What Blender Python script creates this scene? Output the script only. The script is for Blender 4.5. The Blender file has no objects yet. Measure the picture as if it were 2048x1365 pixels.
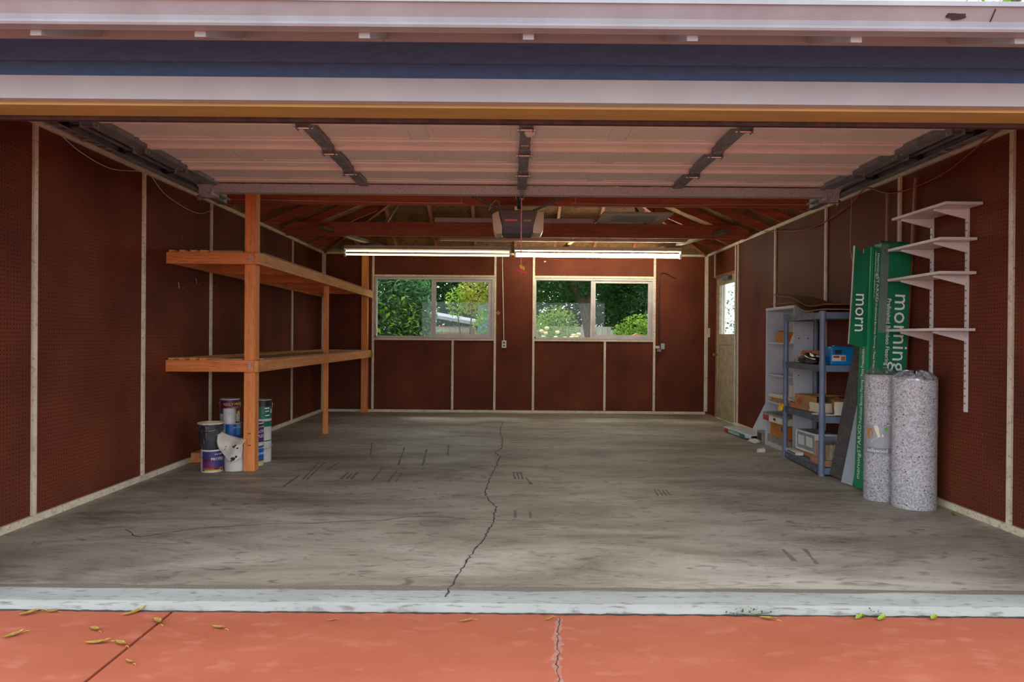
import bpy, bmesh, math, random
from mathutils import Vector, Matrix, Euler
scene = bpy.context.scene
col = scene.collection
random.seed(7)
PI = math.pi

# ---------------------------------------------------------------- camera
cd = bpy.data.cameras.new('camera'); cam = bpy.data.objects.new('camera', cd); col.objects.link(cam)
cd.sensor_width = 36; cd.lens = 24.0; cd.clip_start = .05; cd.clip_end = 200
fwd = Vector((2/1365, 1, -4.5/1365)).normalized()
cam.location = (0, 0, 1.143)
cam.rotation_euler = (fwd.to_track_quat('-Z', 'Y').to_matrix() @ Matrix.Rotation(.008, 3, 'Z')).to_euler()
scene.camera = cam

# ---------------------------------------------------------------- sky, sun, exposure
SKY = 1.0; FLUO = 12.0; BULB = 0.0; SUN = 1.0
world = bpy.data.worlds.new('overcast'); scene.world = world; world.use_nodes = True
wn = world.node_tree.nodes; wl = world.node_tree.links
bg = wn['Background']; bg.inputs[0].default_value = (.90, .95, 1.0, 1); bg.inputs[1].default_value = SKY
sd = bpy.data.lights.new('sun', 'SUN'); sd.energy = SUN; sd.angle = math.radians(12); sd.color = (1, .95, .86)
sun = bpy.data.objects.new('sun', sd); col.objects.link(sun); sun.location = (-10, 22, 25)
sun.rotation_euler = Vector((.42, -.62, -1)).normalized().to_track_quat('-Z', 'Y').to_euler()
vs = scene.view_settings
vs.view_transform = 'Standard'; vs.look = 'None'; vs.gamma = 1; vs.exposure = 1.7; vs.use_curve_mapping = False

# ---------------------------------------------------------------- materials
def srgb(r, g, b):
    return tuple(((c/255)/12.92 if c/255 <= .04045 else ((c/255+.055)/1.055)**2.4) for c in (r, g, b)) + (1,)
def new_mat(name):
    m = bpy.data.materials.new(name); m.use_nodes = True
    return m, m.node_tree.nodes, m.node_tree.links, m.node_tree.nodes['Principled BSDF']
def N(nodes, typ, **kw):
    n = nodes.new(typ)
    for k, v in kw.items(): setattr(n, k, v)
    return n
def pm(name, c1, c2=None, scale=6, rough=.6, metal=0, bump=0, stretch=(1, 1, 1), c3=None, detail=5, lo=.35, hi=.65, spec=.5):
    """procedural paint / wood / metal: two colours mixed by stretched noise, optional third by fine noise"""
    m, n, l, b = new_mat(name)
    b.inputs['Roughness'].default_value = rough; b.inputs['Metallic'].default_value = metal
    b.inputs['Specular IOR Level'].default_value = spec
    c2 = c2 or tuple(min(1, x*.8) for x in c1[:3]) + (1,)
    tc = N(n, 'ShaderNodeTexCoord'); mp = N(n, 'ShaderNodeMapping'); mp.inputs['Scale'].default_value = stretch
    l.new(tc.outputs['Object'], mp.inputs[0])
    nz = N(n, 'ShaderNodeTexNoise'); nz.inputs['Scale'].default_value = scale; nz.inputs['Detail'].default_value = detail
    l.new(mp.outputs[0], nz.inputs['Vector'])
    rp = N(n, 'ShaderNodeValToRGB'); rp.color_ramp.elements[0].position = lo; rp.color_ramp.elements[1].position = hi
    rp.color_ramp.elements[0].color = c2; rp.color_ramp.elements[1].color = c1
    l.new(nz.outputs['Fac'], rp.inputs[0]); out = rp.outputs[0]
    if c3:
        nz2 = N(n, 'ShaderNodeTexNoise'); nz2.inputs['Scale'].default_value = scale*5; nz2.inputs['Detail'].default_value = 6
        l.new(mp.outputs[0], nz2.inputs['Vector'])
        r2 = N(n, 'ShaderNodeValToRGB'); r2.color_ramp.elements[0].position = .56; r2.color_ramp.elements[1].position = .70
        l.new(nz2.outputs['Fac'], r2.inputs[0])
        mx = N(n, 'ShaderNodeMixRGB'); l.new(r2.outputs[0], mx.inputs[0]); l.new(out, mx.inputs[1]); mx.inputs[2].default_value = c3
        out = mx.outputs[0]
    l.new(out, b.inputs['Base Color'])
    if bump:
        bp = N(n, 'ShaderNodeBump'); bp.inputs['Strength'].default_value = bump; bp.inputs['Distance'].default_value = .004
        l.new(nz.outputs['Fac'], bp.inputs['Height']); l.new(bp.outputs[0], b.inputs['Normal'])
    return m
def wood(name, c1, c2, c3, axis, rough=.6):
    s = [14, 14, 14]; s['xyz'.index(axis)] = .9
    return pm(name, c1, c2, 2.2, rough, 0, .25, tuple(s), c3, 8)
def emis(name, c, s):
    m, n, l, b = new_mat(name); b.inputs['Base Color'].default_value = c
    b.inputs['Emission Color'].default_value = c; b.inputs['Emission Strength'].default_value = s
    return m
def peg(name, ax):
    """brown perforated hardboard with an inch grid of peg holes, scuffs and faint stains"""
    m, n, l, b = new_mat(name)
    tc = N(n, 'ShaderNodeTexCoord'); sp = N(n, 'ShaderNodeSeparateXYZ'); l.new(tc.outputs['Object'], sp.inputs[0])
    def hole(o):
        a = N(n, 'ShaderNodeMath', operation='DIVIDE'); l.new(o, a.inputs[0]); a.inputs[1].default_value = .0254
        f = N(n, 'ShaderNodeMath', operation='FRACT'); l.new(a.outputs[0], f.inputs[0])
        s = N(n, 'ShaderNodeMath', operation='SUBTRACT'); l.new(f.outputs[0], s.inputs[0]); s.inputs[1].default_value = .5
        p = N(n, 'ShaderNodeMath', operation='MULTIPLY'); l.new(s.outputs[0], p.inputs[0]); l.new(s.outputs[0], p.inputs[1])
        return p.outputs[0]
    ad = N(n, 'ShaderNodeMath', operation='ADD'); l.new(hole(sp.outputs[ax]), ad.inputs[0]); l.new(hole(sp.outputs['Z']), ad.inputs[1])
    lt = N(n, 'ShaderNodeMath', operation='LESS_THAN'); l.new(ad.outputs[0], lt.inputs[0]); lt.inputs[1].default_value = .020
    nz = N(n, 'ShaderNodeTexNoise'); nz.inputs['Scale'].default_value = 1.6; nz.inputs['Detail'].default_value = 7
    l.new(tc.outputs['Object'], nz.inputs['Vector'])
    rp = N(n, 'ShaderNodeValToRGB'); e = rp.color_ramp.elements
    e[0].position = .25; e[0].color = srgb(84, 43, 36); e[1].position = .75; e[1].color = srgb(124, 65, 44)
    l.new(nz.outputs['Fac'], rp.inputs[0])
    n2 = N(n, 'ShaderNodeTexNoise'); n2.inputs['Scale'].default_value = 34; n2.inputs['Detail'].default_value = 4; n2.inputs['Distortion'].default_value = 1.5
    l.new(tc.outputs['Object'], n2.inputs['Vector'])
    r2 = N(n, 'ShaderNodeValToRGB'); r2.color_ramp.elements[0].position = .72; r2.color_ramp.elements[1].position = .80
    l.new(n2.outputs['Fac'], r2.inputs[0])
    m2 = N(n, 'ShaderNodeMixRGB'); l.new(r2.outputs[0], m2.inputs[0]); l.new(rp.outputs[0], m2.inputs[1]); m2.inputs[2].default_value = srgb(170, 115, 85)
    m1 = N(n, 'ShaderNodeMixRGB'); l.new(lt.outputs[0], m1.inputs[0]); l.new(m2.outputs[0], m1.inputs[1]); m1.inputs[2].default_value = (.012, .006, .005, 1)
    l.new(m1.outputs[0], b.inputs['Base Color']); b.inputs['Roughness'].default_value = .62
    b.inputs['Specular IOR Level'].default_value = .07
    return m
def concrete():
    m, n, l, b = new_mat('concrete')
    tc = N(n, 'ShaderNodeTexCoord'); mp = N(n, 'ShaderNodeMapping'); mp.inputs['Scale'].default_value = (.55, 1.6, 1); l.new(tc.outputs['Object'], mp.inputs[0])
    nz = N(n, 'ShaderNodeTexNoise'); nz.inputs['Scale'].default_value = 1.3; nz.inputs['Detail'].default_value = 10; nz.inputs['Roughness'].default_value = .68; nz.inputs['Distortion'].default_value = .6
    l.new(mp.outputs[0], nz.inputs['Vector'])
    rp = N(n, 'ShaderNodeValToRGB'); e = rp.color_ramp.elements
    e[0].position = .30; e[0].color = srgb(104, 93, 82); e[1].position = .72; e[1].color = srgb(192, 184, 172)
    x = e.new(.52); x.color = srgb(160, 151, 138)
    l.new(nz.outputs['Fac'], rp.inputs[0])
    n2 = N(n, 'ShaderNodeTexNoise'); n2.inputs['Scale'].default_value = 7; n2.inputs['Detail'].default_value = 8; n2.inputs['Distortion'].default_value = 2.5; l.new(mp.outputs[0], n2.inputs['Vector'])
    r2 = N(n, 'ShaderNodeValToRGB'); r2.color_ramp.elements[0].position = .54; r2.color_ramp.elements[1].position = .74; r2.color_ramp.elements[1].color = (.7, .7, .7, 1); l.new(n2.outputs['Fac'], r2.inputs[0])
    m1 = N(n, 'ShaderNodeMixRGB'); l.new(r2.outputs[0], m1.inputs[0]); l.new(rp.outputs[0], m1.inputs[1]); m1.inputs[2].default_value = srgb(66, 58, 50)
    n3 = N(n, 'ShaderNodeTexNoise'); n3.inputs['Scale'].default_value = 19; n3.inputs['Detail'].default_value = 5; n3.inputs['Distortion'].default_value = 3; l.new(mp.outputs[0], n3.inputs['Vector'])
    r3 = N(n, 'ShaderNodeValToRGB'); r3.color_ramp.elements[0].position = .66; r3.color_ramp.elements[1].position = .76; r3.color_ramp.elements[1].color = (.6, .6, .6, 1); l.new(n3.outputs['Fac'], r3.inputs[0])
    m2 = N(n, 'ShaderNodeMixRGB'); l.new(r3.outputs[0], m2.inputs[0]); l.new(m1.outputs[0], m2.inputs[1]); m2.inputs[2].default_value = srgb(205, 202, 196)
    l.new(m2.outputs[0], b.inputs['Base Color']); b.inputs['Roughness'].default_value = .55; b.inputs['Specular IOR Level'].default_value = .35
    bp = N(n, 'ShaderNodeBump'); bp.inputs['Strength'].default_value = .15; bp.inputs['Distance'].default_value = .003; l.new(n3.outputs['Fac'], bp.inputs['Height']); l.new(bp.outputs[0], b.inputs['Normal'])
    return m
def glass():
    m, n, l, b = new_mat('window_glass'); n.remove(b)
    t = N(n, 'ShaderNodeBsdfTransparent'); t.inputs[0].default_value = (.93, .96, .95, 1)
    g = N(n, 'ShaderNodeBsdfGlossy'); g.inputs['Roughness'].default_value = .02
    fr = N(n, 'ShaderNodeFresnel'); ge = N(n, 'ShaderNodeNewGeometry'); ml = N(n, 'ShaderNodeMath', operation='MULTIPLY_ADD'); ml.inputs[1].default_value = -.775; ml.inputs[2].default_value = 1.45
    l.new(ge.outputs['Backfacing'], ml.inputs[0]); l.new(ml.outputs[0], fr.inputs[0])
    ms = N(n, 'ShaderNodeMath', operation='MULTIPLY'); l.new(fr.outputs[0], ms.inputs[0]); ms.inputs[1].default_value = .4
    mx = N(n, 'ShaderNodeMixShader'); l.new(ms.outputs[0], mx.inputs[0]); l.new(t.outputs[0], mx.inputs[1]); l.new(g.outputs[0], mx.inputs[2])
    l.new(mx.outputs[0], n['Material Output'].inputs[0]); return m
def film():
    m, n, l, b = new_mat('clear_film'); n.remove(b)
    t = N(n, 'ShaderNodeBsdfTransparent'); t.inputs[0].default_value = (.94, .94, .95, 1)
    g = N(n, 'ShaderNodeBsdfGlossy'); g.inputs['Roughness'].default_value = .15
    nz = N(n, 'ShaderNodeTexNoise'); nz.inputs['Scale'].default_value = 22; nz.inputs['Distortion'].default_value = 2
    bp = N(n, 'ShaderNodeBump'); bp.inputs['Strength'].default_value = .9; bp.inputs['Distance'].default_value = .01; l.new(nz.outputs['Fac'], bp.inputs['Height']); l.new(bp.outputs[0], g.inputs['Normal'])
    mx = N(n, 'ShaderNodeMixShader'); mx.inputs[0].default_value = .16; l.new(t.outputs[0], mx.inputs[1]); l.new(g.outputs[0], mx.inputs[2])
    l.new(mx.outputs[0], n['Material Output'].inputs[0]); return m
def leafm(name, c1, c2):
    m, n, l, b = new_mat(name); 
    oi = N(n, 'ShaderNodeNewGeometry'); rp = N(n, 'ShaderNodeValToRGB'); rp.color_ramp.elements[0].color = c1; rp.color_ramp.elements[1].color = c2
    l.new(oi.outputs['Random Per Island'], rp.inputs[0]); l.new(rp.outputs[0], b.inputs['Base Color']); b.inputs['Roughness'].default_value = .45
    tr = N(n, 'ShaderNodeBsdfTranslucent'); l.new(rp.outputs[0], tr.inputs[0])
    mx = N(n, 'ShaderNodeMixShader'); mx.inputs[0].default_value = .45; l.new(b.outputs[0], mx.inputs[1]); l.new(tr.outputs[0], mx.inputs[2])
    l.new(mx.outputs[0], n['Material Output'].inputs[0]); return m
def felt():
    m, n, l, b = new_mat('felt_underlay')
    tc = N(n, 'ShaderNodeTexCoord')
    v = N(n, 'ShaderNodeTexVoronoi'); v.inputs['Scale'].default_value = 120; l.new(tc.outputs['Object'], v.inputs['Vector'])
    rp = N(n, 'ShaderNodeValToRGB'); e = rp.color_ramp.elements; rp.color_ramp.interpolation = 'CONSTANT'
    e[0].color = srgb(176, 174, 180); e[1].position = .25; e[1].color = srgb(198, 196, 202)
    for p, c in ((.5, (163, 161, 168)), (.72, (208, 206, 210)), (.955, (84, 86, 98)), (.98, (160, 140, 132))): x = e.new(p); x.color = srgb(*c)
    sp = N(n, 'ShaderNodeSeparateColor'); l.new(v.outputs['Color'], sp.inputs[0]); l.new(sp.outputs[0], rp.inputs[0])
    l.new(rp.outputs[0], b.inputs['Base Color']); b.inputs['Roughness'].default_value = .9
    return m

M = dict(
 pegx=peg('hardboard_back', 'X'), pegy=peg('hardboard_side', 'Y'), concrete=concrete(), glass=glass(), film=film(), felt=felt(),
 batten=pm('cream_batten', srgb(230, 220, 196), srgb(212, 200, 174), 9, .6, 0, .1, c3=srgb(178, 160, 132)),
 apron=pm('pale_apron', srgb(166, 168, 166), srgb(150, 151, 148), 5, .7, 0, .2, (.5, 2, 1), srgb(118, 116, 110)),
 driveway=pm('red_driveway', srgb(168, 90, 66), srgb(158, 82, 58), 3, .6, 0, .12, (.6, 1.2, 1), srgb(172, 100, 78), 9),
 grey_dirt=pm('joint_dirt', srgb(70, 66, 62), srgb(40, 36, 34), 30, .9, 0, .5),
 crack=pm('crack', srgb(84, 74, 64), srgb(48, 42, 36), 40, .95),
 tyre=pm('tyre_mark', srgb(100, 92, 84), srgb(126, 118, 108), 60, .8, stretch=(3, 1, 1)),
 patch=pm('crack_patch', srgb(158, 122, 112), srgb(168, 92, 70), 60, .8),
 white=pm('white_paint', srgb(160, 172, 178), srgb(153, 163, 170), 4, .45),
 gutter=pm('gutter_paint', srgb(142, 154, 163), srgb(132, 142, 151), 6, .35, 0, .1),
 chip=pm('bare_metal_chip', srgb(42, 46, 56), srgb(30, 32, 40), 20, .5),
 blue=pm('blue_siding', srgb(64, 98, 138), srgb(58, 90, 130), 14, .65, 0, .15, (1, 4, 4)),
 ochre=pm('ochre_header', srgb(170, 152, 88), srgb(158, 138, 78), 4, .5, 0, .1, (.5, 4, 4)),
 seal=pm('dark_seal', srgb(66, 42, 36), srgb(40, 26, 24), 20, .8),
 doorpaint=pm('door_skin', srgb(226, 224, 216), srgb(218, 214, 206), 3, .5),
 galv=pm('galvanised', srgb(186, 186, 190), srgb(156, 156, 162), 90, .5, .2),
 dgalv=pm('dull_steel', srgb(128, 136, 142), srgb(104, 112, 118), 12, .5, .15),
 steel=pm('bright_steel', srgb(190, 186, 182), srgb(160, 156, 152), 20, .3, .9),
 black=pm('black_plastic', srgb(34, 34, 38), srgb(24, 24, 27), 10, .45),
 rubber=pm('rubber', srgb(20, 20, 22), srgb(12, 12, 13), 10, .7),
 raft=wood('old_rafter_y', srgb(186, 116, 80), srgb(156, 90, 62), srgb(120, 66, 46), 'y'),
 rafx=wood('old_rafter_x', srgb(188, 108, 72), srgb(160, 86, 56), srgb(122, 62, 42), 'x'),
 deck=pm('roof_boards', srgb(150, 108, 68), srgb(116, 82, 52), 5, .8, 0, .2, (1, 1, 1), srgb(58, 42, 30)),
 shingle=pm('shingle', srgb(96, 92, 92), srgb(70, 68, 68), 20, .9),
 firx=wood('fir_x', srgb(232, 144, 80), srgb(214, 122, 62), srgb(172, 86, 44), 'x'),
 firy=wood('fir_y', srgb(226, 156, 92), srgb(206, 132, 74), srgb(168, 96, 54), 'y'),
 firz=wood('fir_z', srgb(236, 150, 82), srgb(218, 128, 64), srgb(178, 92, 48), 'z'),
 ply=pm('particle_deck', srgb(176, 134, 96), srgb(150, 108, 76), 14, .8, 0, .1, c3=srgb(120, 84, 60)),
 greyboard=wood('weathered_board', srgb(150, 136, 116), srgb(122, 108, 92), srgb(92, 80, 68), 'y'),
 vinyl=pm('vinyl_frame', srgb(206, 196, 198), srgb(190, 180, 182), 6, .4),
 wdoor=pm('worn_door_paint', srgb(188, 172, 144), srgb(160, 144, 116), 9, .6, 0, .2, c3=srgb(128, 112, 90)),
 brass=pm('brass', srgb(206, 164, 84), srgb(176, 132, 60), 10, .25, 1),
 cream=pm('cream_plastic', srgb(216, 206, 172), srgb(204, 192, 156), 4, .35),
 opener=pm('opener_grey', srgb(112, 104, 100), srgb(100, 92, 90), 4, .45),
 openerlow=pm('opener_blue_grey', srgb(84, 82, 94), srgb(76, 74, 86), 4, .45),
 redlabel=pm('red_label', srgb(200, 48, 44), srgb(190, 40, 38), 4, .5),
 redhandle=pm('red_handle', srgb(222, 62, 76), srgb(206, 48, 62), 6, .45),
 yellow=pm('yellow_tag', srgb(238, 186, 40), srgb(226, 170, 30), 6, .5),
 redrope=pm('red_rope', srgb(206, 104, 96), srgb(220, 190, 180), 80, .8),
 orangecord=pm('orange_cord', srgb(176, 68, 42), srgb(150, 54, 34), 8, .5),
 whitecord=pm('white_cord', srgb(216, 200, 186), srgb(200, 182, 166), 8, .5),
 print_white=pm('print_white', srgb(240, 240, 238), srgb(232, 232, 230), 4, .5),
 print_yellow=pm('print_yellow', srgb(240, 214, 40), srgb(230, 200, 30), 4, .5),
 print_dark=pm('print_dark', srgb(60, 58, 58), srgb(46, 44, 44), 4, .5),
 print_red=pm('print_red', srgb(186, 44, 40), srgb(170, 36, 34), 4, .5),
 canmetal=pm('can_white', srgb(222, 220, 216), srgb(204, 202, 198), 12, .4, 0, 0),
 tin=pm('can_tin', srgb(176, 174, 170), srgb(150, 148, 144), 10, .3, .8),
 cblue=pm('can_blue', srgb(28, 104, 186), srgb(20, 84, 160), 8, .4), clblue=pm('can_lightblue', srgb(120, 180, 214), srgb(70, 140, 196), 14, .4),
 cpurple=pm('can_purple', srgb(84, 48, 128), srgb(64, 34, 104), 8, .4), cmaroon=pm('can_maroon', srgb(118, 34, 84), srgb(92, 26, 80), 5, .4),
 corange=pm('can_orange', srgb(226, 96, 44), srgb(240, 170, 50), 20, .4), cgreen=pm('can_green', srgb(14, 116, 100), srgb(10, 90, 80), 8, .4),
 cindigo=pm('can_indigo', srgb(72, 56, 116), srgb(44, 48, 104), 4, .4), cyellow=pm('can_yellow', srgb(236, 204, 48), srgb(226, 190, 40), 8, .4),
 pail=pm('black_pail', srgb(58, 58, 66), srgb(38, 38, 44), 5, .4, c3=srgb(120, 120, 126), stretch=(4, 4, .7)),
 lidcream=pm('dried_paint', srgb(222, 206, 184), srgb(192, 166, 136), 20, .6),
 rag=pm('cotton_rag', srgb(218, 210, 200), srgb(200, 190, 178), 16, .9, 0, .3),
 paintspot=pm('paint_spot', srgb(36, 52, 60), srgb(24, 34, 40), 8, .6),
 shelfblue=pm('grey_blue_plastic', srgb(112, 124, 148), srgb(98, 110, 134), 6, .45),
 shelfshade=pm('shaded_rack_plastic', srgb(86, 92, 104), srgb(74, 80, 92), 6, .5),  # rack plastic for the long-side rails, their shade put into the colour
 bookcase=pm('grey_laminate', srgb(200, 200, 206), srgb(184, 184, 192), 3, .5),
 holes=pm('shelf_pin_hole', srgb(50, 48, 50), srgb(40, 38, 40), 8, .8),
 carton=pm('cardboard', srgb(178, 132, 84), srgb(160, 114, 70), 10, .85), carton2=pm('orange_cardboard', srgb(196, 126, 52), srgb(178, 110, 42), 8, .8),
 kraft=pm('kraft_sheet', srgb(150, 104, 68), srgb(128, 84, 54), 6, .85, c3=srgb(100, 64, 42)),
 terracotta=pm('terracotta', srgb(214, 126, 84), srgb(196, 108, 68), 10, .8), terrapink=pm('pink_clay', srgb(190, 146, 122), srgb(168, 122, 100), 10, .85),
 creamtile=pm('cream_tile', srgb(232, 222, 200), srgb(222, 210, 186), 6, .3),
 greytile=pm('grey_tile', srgb(150, 146, 138), srgb(120, 116, 110), 12, .5),
 casblue=pm('blue_case', srgb(18, 136, 206), srgb(12, 116, 186), 5, .4),
 bagblack=pm('black_bag', srgb(38, 38, 42), srgb(20, 20, 24), 18, .25, 0, .8),
 whitecarton=pm('white_carton', srgb(224, 220, 212), srgb(208, 202, 194), 8, .7),
 framepic=pm('picture_blue_grey', srgb(140, 158, 170), srgb(116, 136, 150), 6, .6),
 wrap=pm('wrapped_tiles', srgb(184, 160, 134), srgb(150, 124, 100), 6, .35, 0, .4, (6, 6, .8), srgb(206, 196, 184)),
 plankdark=pm('dark_plank', srgb(84, 80, 78), srgb(68, 64, 62), 14, .6, c3=srgb(104, 100, 98)),
 plankedge=pm('plank_edge', srgb(190, 140, 104), srgb(170, 120, 86), 12, .7),
 green=pm('green_carton', srgb(22, 122, 84), srgb(18, 108, 72), 5, .45), lgreen=pm('light_green_carton', srgb(20, 146, 98), srgb(16, 130, 86), 5, .45),
 whiteshelf=pm('white_melamine', srgb(230, 224, 220), srgb(220, 212, 208), 5, .4),
 slot=pm('slot_dark', srgb(70, 60, 56), srgb(60, 50, 48), 5, .7),
 stick=wood('stick_wood', srgb(170, 112, 78), srgb(140, 86, 60), srgb(110, 66, 46), 'z'),
 bagplastic=pm('white_plastic', srgb(214, 216, 220), srgb(190, 194, 200), 8, .35, 0, .5),
 bluesheet=pm('pale_blue_sheet', srgb(196, 206, 220), srgb(178, 190, 206), 3, .5),
 dryleaf=pm('dry_leaf', srgb(196, 164, 60), srgb(120, 88, 36), 30, .7), greenleaf=pm('fallen_green_leaf', srgb(160, 176, 50), srgb(120, 140, 40), 30, .6),
 weed=leafm('weed_leaf', srgb(70, 100, 60), srgb(110, 140, 84)),
 tube=emis('lit_tube', (1, .95, .70, 1), FLUO), tubedim=emis('tired_tube', (1, .93, .58, 1), FLUO*.12),
 fixture=pm('fixture_enamel', srgb(206, 198, 194), srgb(190, 180, 176), 4, .4),
 leafA=leafm('broad_leaf', srgb(44, 96, 56), srgb(120, 166, 112)), leafB=leafm('dark_leaf', srgb(22, 58, 26), srgb(58, 104, 40)),
 leafC=leafm('bright_leaf', srgb(92, 142, 34), srgb(160, 184, 66)), leafD=leafm('yellow_leaf', srgb(140, 150, 44), srgb(186, 182, 80)),
 bark=pm('bark', srgb(96, 84, 66), srgb(62, 52, 42), 12, .9, 0, .6, (4, 4, .8)), lawn=pm('lawn', srgb(90, 120, 60), srgb(70, 96, 44), 12, .9),
 ground=pm('yard_ground', srgb(140, 130, 116), srgb(118, 108, 96), 3, .9),
 fence=wood('weathered_fence', srgb(168, 160, 150), srgb(140, 132, 122), srgb(110, 102, 94), 'z'),
 rose=pm('cream_rose', srgb(246, 232, 196), srgb(240, 214, 160), 30, .6), shed=pm('shed_wall', srgb(164, 124, 96), srgb(140, 104, 80), 6, .8),
 shedroof=pm('shed_roof', srgb(140, 142, 148), srgb(120, 122, 128), 6, .6), tarp=pm('blue_tarp', srgb(60, 110, 150), srgb(46, 90, 130), 6, .5),
 stucco=pm('white_stucco', srgb(240, 240, 234), srgb(230, 230, 224), 20, .8))

# ---------------------------------------------------------------- geometry helpers
class MB:
    def __init__(s): s.v = []; s.f = []
    def add(s, vs, fs):
        k = len(s.v); s.v += [tuple(v) for v in vs]; s.f += [tuple(k+i for i in f) for f in fs]; return s
    def box(s, x0, x1, y0, y1, z0, z1):
        return s.hexa([(x0,y0,z0),(x1,y0,z0),(x1,y1,z0),(x0,y1,z0),(x0,y0,z1),(x1,y0,z1),(x1,y1,z1),(x0,y1,z1)])
    def hexa(s, v): return s.add(v, [(0,3,2,1),(4,5,6,7),(0,1,5,4),(1,2,6,5),(2,3,7,6),(3,0,4,7)])
    def beam(s, p, q, w, h, up=(0, 0, 1)):
        p, q = Vector(p), Vector(q); d = (q-p).normalized(); u = Vector(up)
        a = d.cross(u).normalized()*w/2; b = a.cross(d).normalized()*h/2
        return s.hexa([p-a-b, p+a-b, q+a-b, q-a-b, p-a+b, p+a+b, q+a+b, q-a+b])
    def prism(s, pts, ext):
        """polygon pts (3d) extruded by vector ext"""
        n = len(pts); e = Vector(ext); a = [Vector(p) for p in pts]; b = [p+e for p in a]
        return s.add(a+b, [tuple(range(n-1, -1, -1)), tuple(range(n, 2*n))] + [(i, (i+1) % n, n+(i+1) % n, n+i) for i in range(n)])
    def tube(s, pts, r, seg=8, closed=False):
        P = [Vector(p) for p in pts]; n = len(P); rr = r if isinstance(r, (list, tuple)) else [r]*n; vs = []; fs = []
        for i, p in enumerate(P):
            d = (P[min(i+1, n-1)]-P[max(i-1, 0)]); d = d.normalized() if d.length > 1e-9 else Vector((0, 0, 1))
            u = Vector((0, 0, 1)) if abs(d.z) < .9 else Vector((1, 0, 0)); a = d.cross(u).normalized(); b = a.cross(d)
            for k in range(seg): t = 2*PI*k/seg; vs.append(p+(a*math.cos(t)+b*math.sin(t))*rr[i])
        for i in range(n-1):
            for k in range(seg): fs.append((i*seg+k, i*seg+(k+1) % seg, (i+1)*seg+(k+1) % seg, (i+1)*seg+k))
        fs += [tuple(range(seg-1, -1, -1)), tuple((n-1)*seg+k for k in range(seg))]
        return s.add(vs, fs)
    def lathe(s, prof, c=(0, 0, 0), seg=32, a0=0, a1=2*PI):
        full = abs(a1-a0-2*PI) < 1e-6; n = seg if full else seg+1; vs = []; fs = []; m = len(prof)
        for k in range(n):
            t = a0+(a1-a0)*k/seg
            for r, z in prof: vs.append((c[0]+r*math.cos(t), c[1]+r*math.sin(t), c[2]+z))
        for k in range(seg):
            for i in range(m-1): a = k*m+i; b2 = ((k+1) % n)*m+i; fs.append((a, b2, b2+1, a+1))
        return s.add(vs, fs)
    def grid(s, fn, nu, nv):
        vs = [fn(i/nu, j/nv) for j in range(nv+1) for i in range(nu+1)]
        return s.add(vs, [(j*(nu+1)+i, j*(nu+1)+i+1, (j+1)*(nu+1)+i+1, (j+1)*(nu+1)+i) for j in range(nv) for i in range(nu)])
def wloc(o):
    v = Vector((0, 0, 0))
    while o: v += o.location; o = o.parent
    return v
def obj(name, mb, mat, parent=None, local=False, bevel=0, smooth=False, thick=0, sub=0):
    """link the collected shapes as ONE mesh object; world coordinates unless local"""
    me = bpy.data.meshes.new(name); vs = [Vector(v) for v in mb.v]
    if parent is None:
        lo = [min(v[i] for v in vs) for i in range(3)]; hi = [max(v[i] for v in vs) for i in range(3)]
        off = Vector(((lo[0]+hi[0])/2, (lo[1]+hi[1])/2, lo[2]))
    else: off = Vector((0, 0, 0)) if local else wloc(parent)
    me.from_pydata([v-off for v in vs], [], mb.f); me.update()
    bm = bmesh.new(); bm.from_mesh(me)
    if thick == 0: bmesh.ops.recalc_face_normals(bm, faces=bm.faces)
    if bevel: bmesh.ops.bevel(bm, geom=list(bm.edges), offset=bevel, segments=2, profile=.6, affect='EDGES', clamp_overlap=True)
    bm.to_mesh(me); bm.free()
    o = bpy.data.objects.new(name, me); col.objects.link(o); me.materials.append(M[mat] if isinstance(mat, str) else mat)
    if parent is None: o.location = off
    else: o.parent = parent
    if smooth:
        for p in me.polygons: p.use_smooth = True
        me.set_sharp_from_angle(angle=math.radians(40))
    if thick: md = o.modifiers.new('thickness', 'SOLIDIFY'); md.thickness = thick; md.offset = 0
    if sub: md = o.modifiers.new('smooth', 'SUBSURF'); md.levels = sub; md.render_levels = sub
    return o
def tag(o, label, cat, group=None, kind=None):
    if label: o['label'] = label
    if cat: o['category'] = cat
    if group: o['group'] = group
    if kind: o['kind'] = kind
    return o
def thing(name, label, cat, loc=(0, 0, 0), rot=(0, 0, 0), group=None, kind=None):
    o = bpy.data.objects.new(name, None); col.objects.link(o); o.location = loc; o.rotation_euler = rot; o.empty_display_size = .1
    return tag(o, label, cat, group, kind)
def struct(name, mb, mat, label, cat, **kw): return tag(obj(name, mb, mat, **kw), label, cat, kind='structure')
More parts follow.
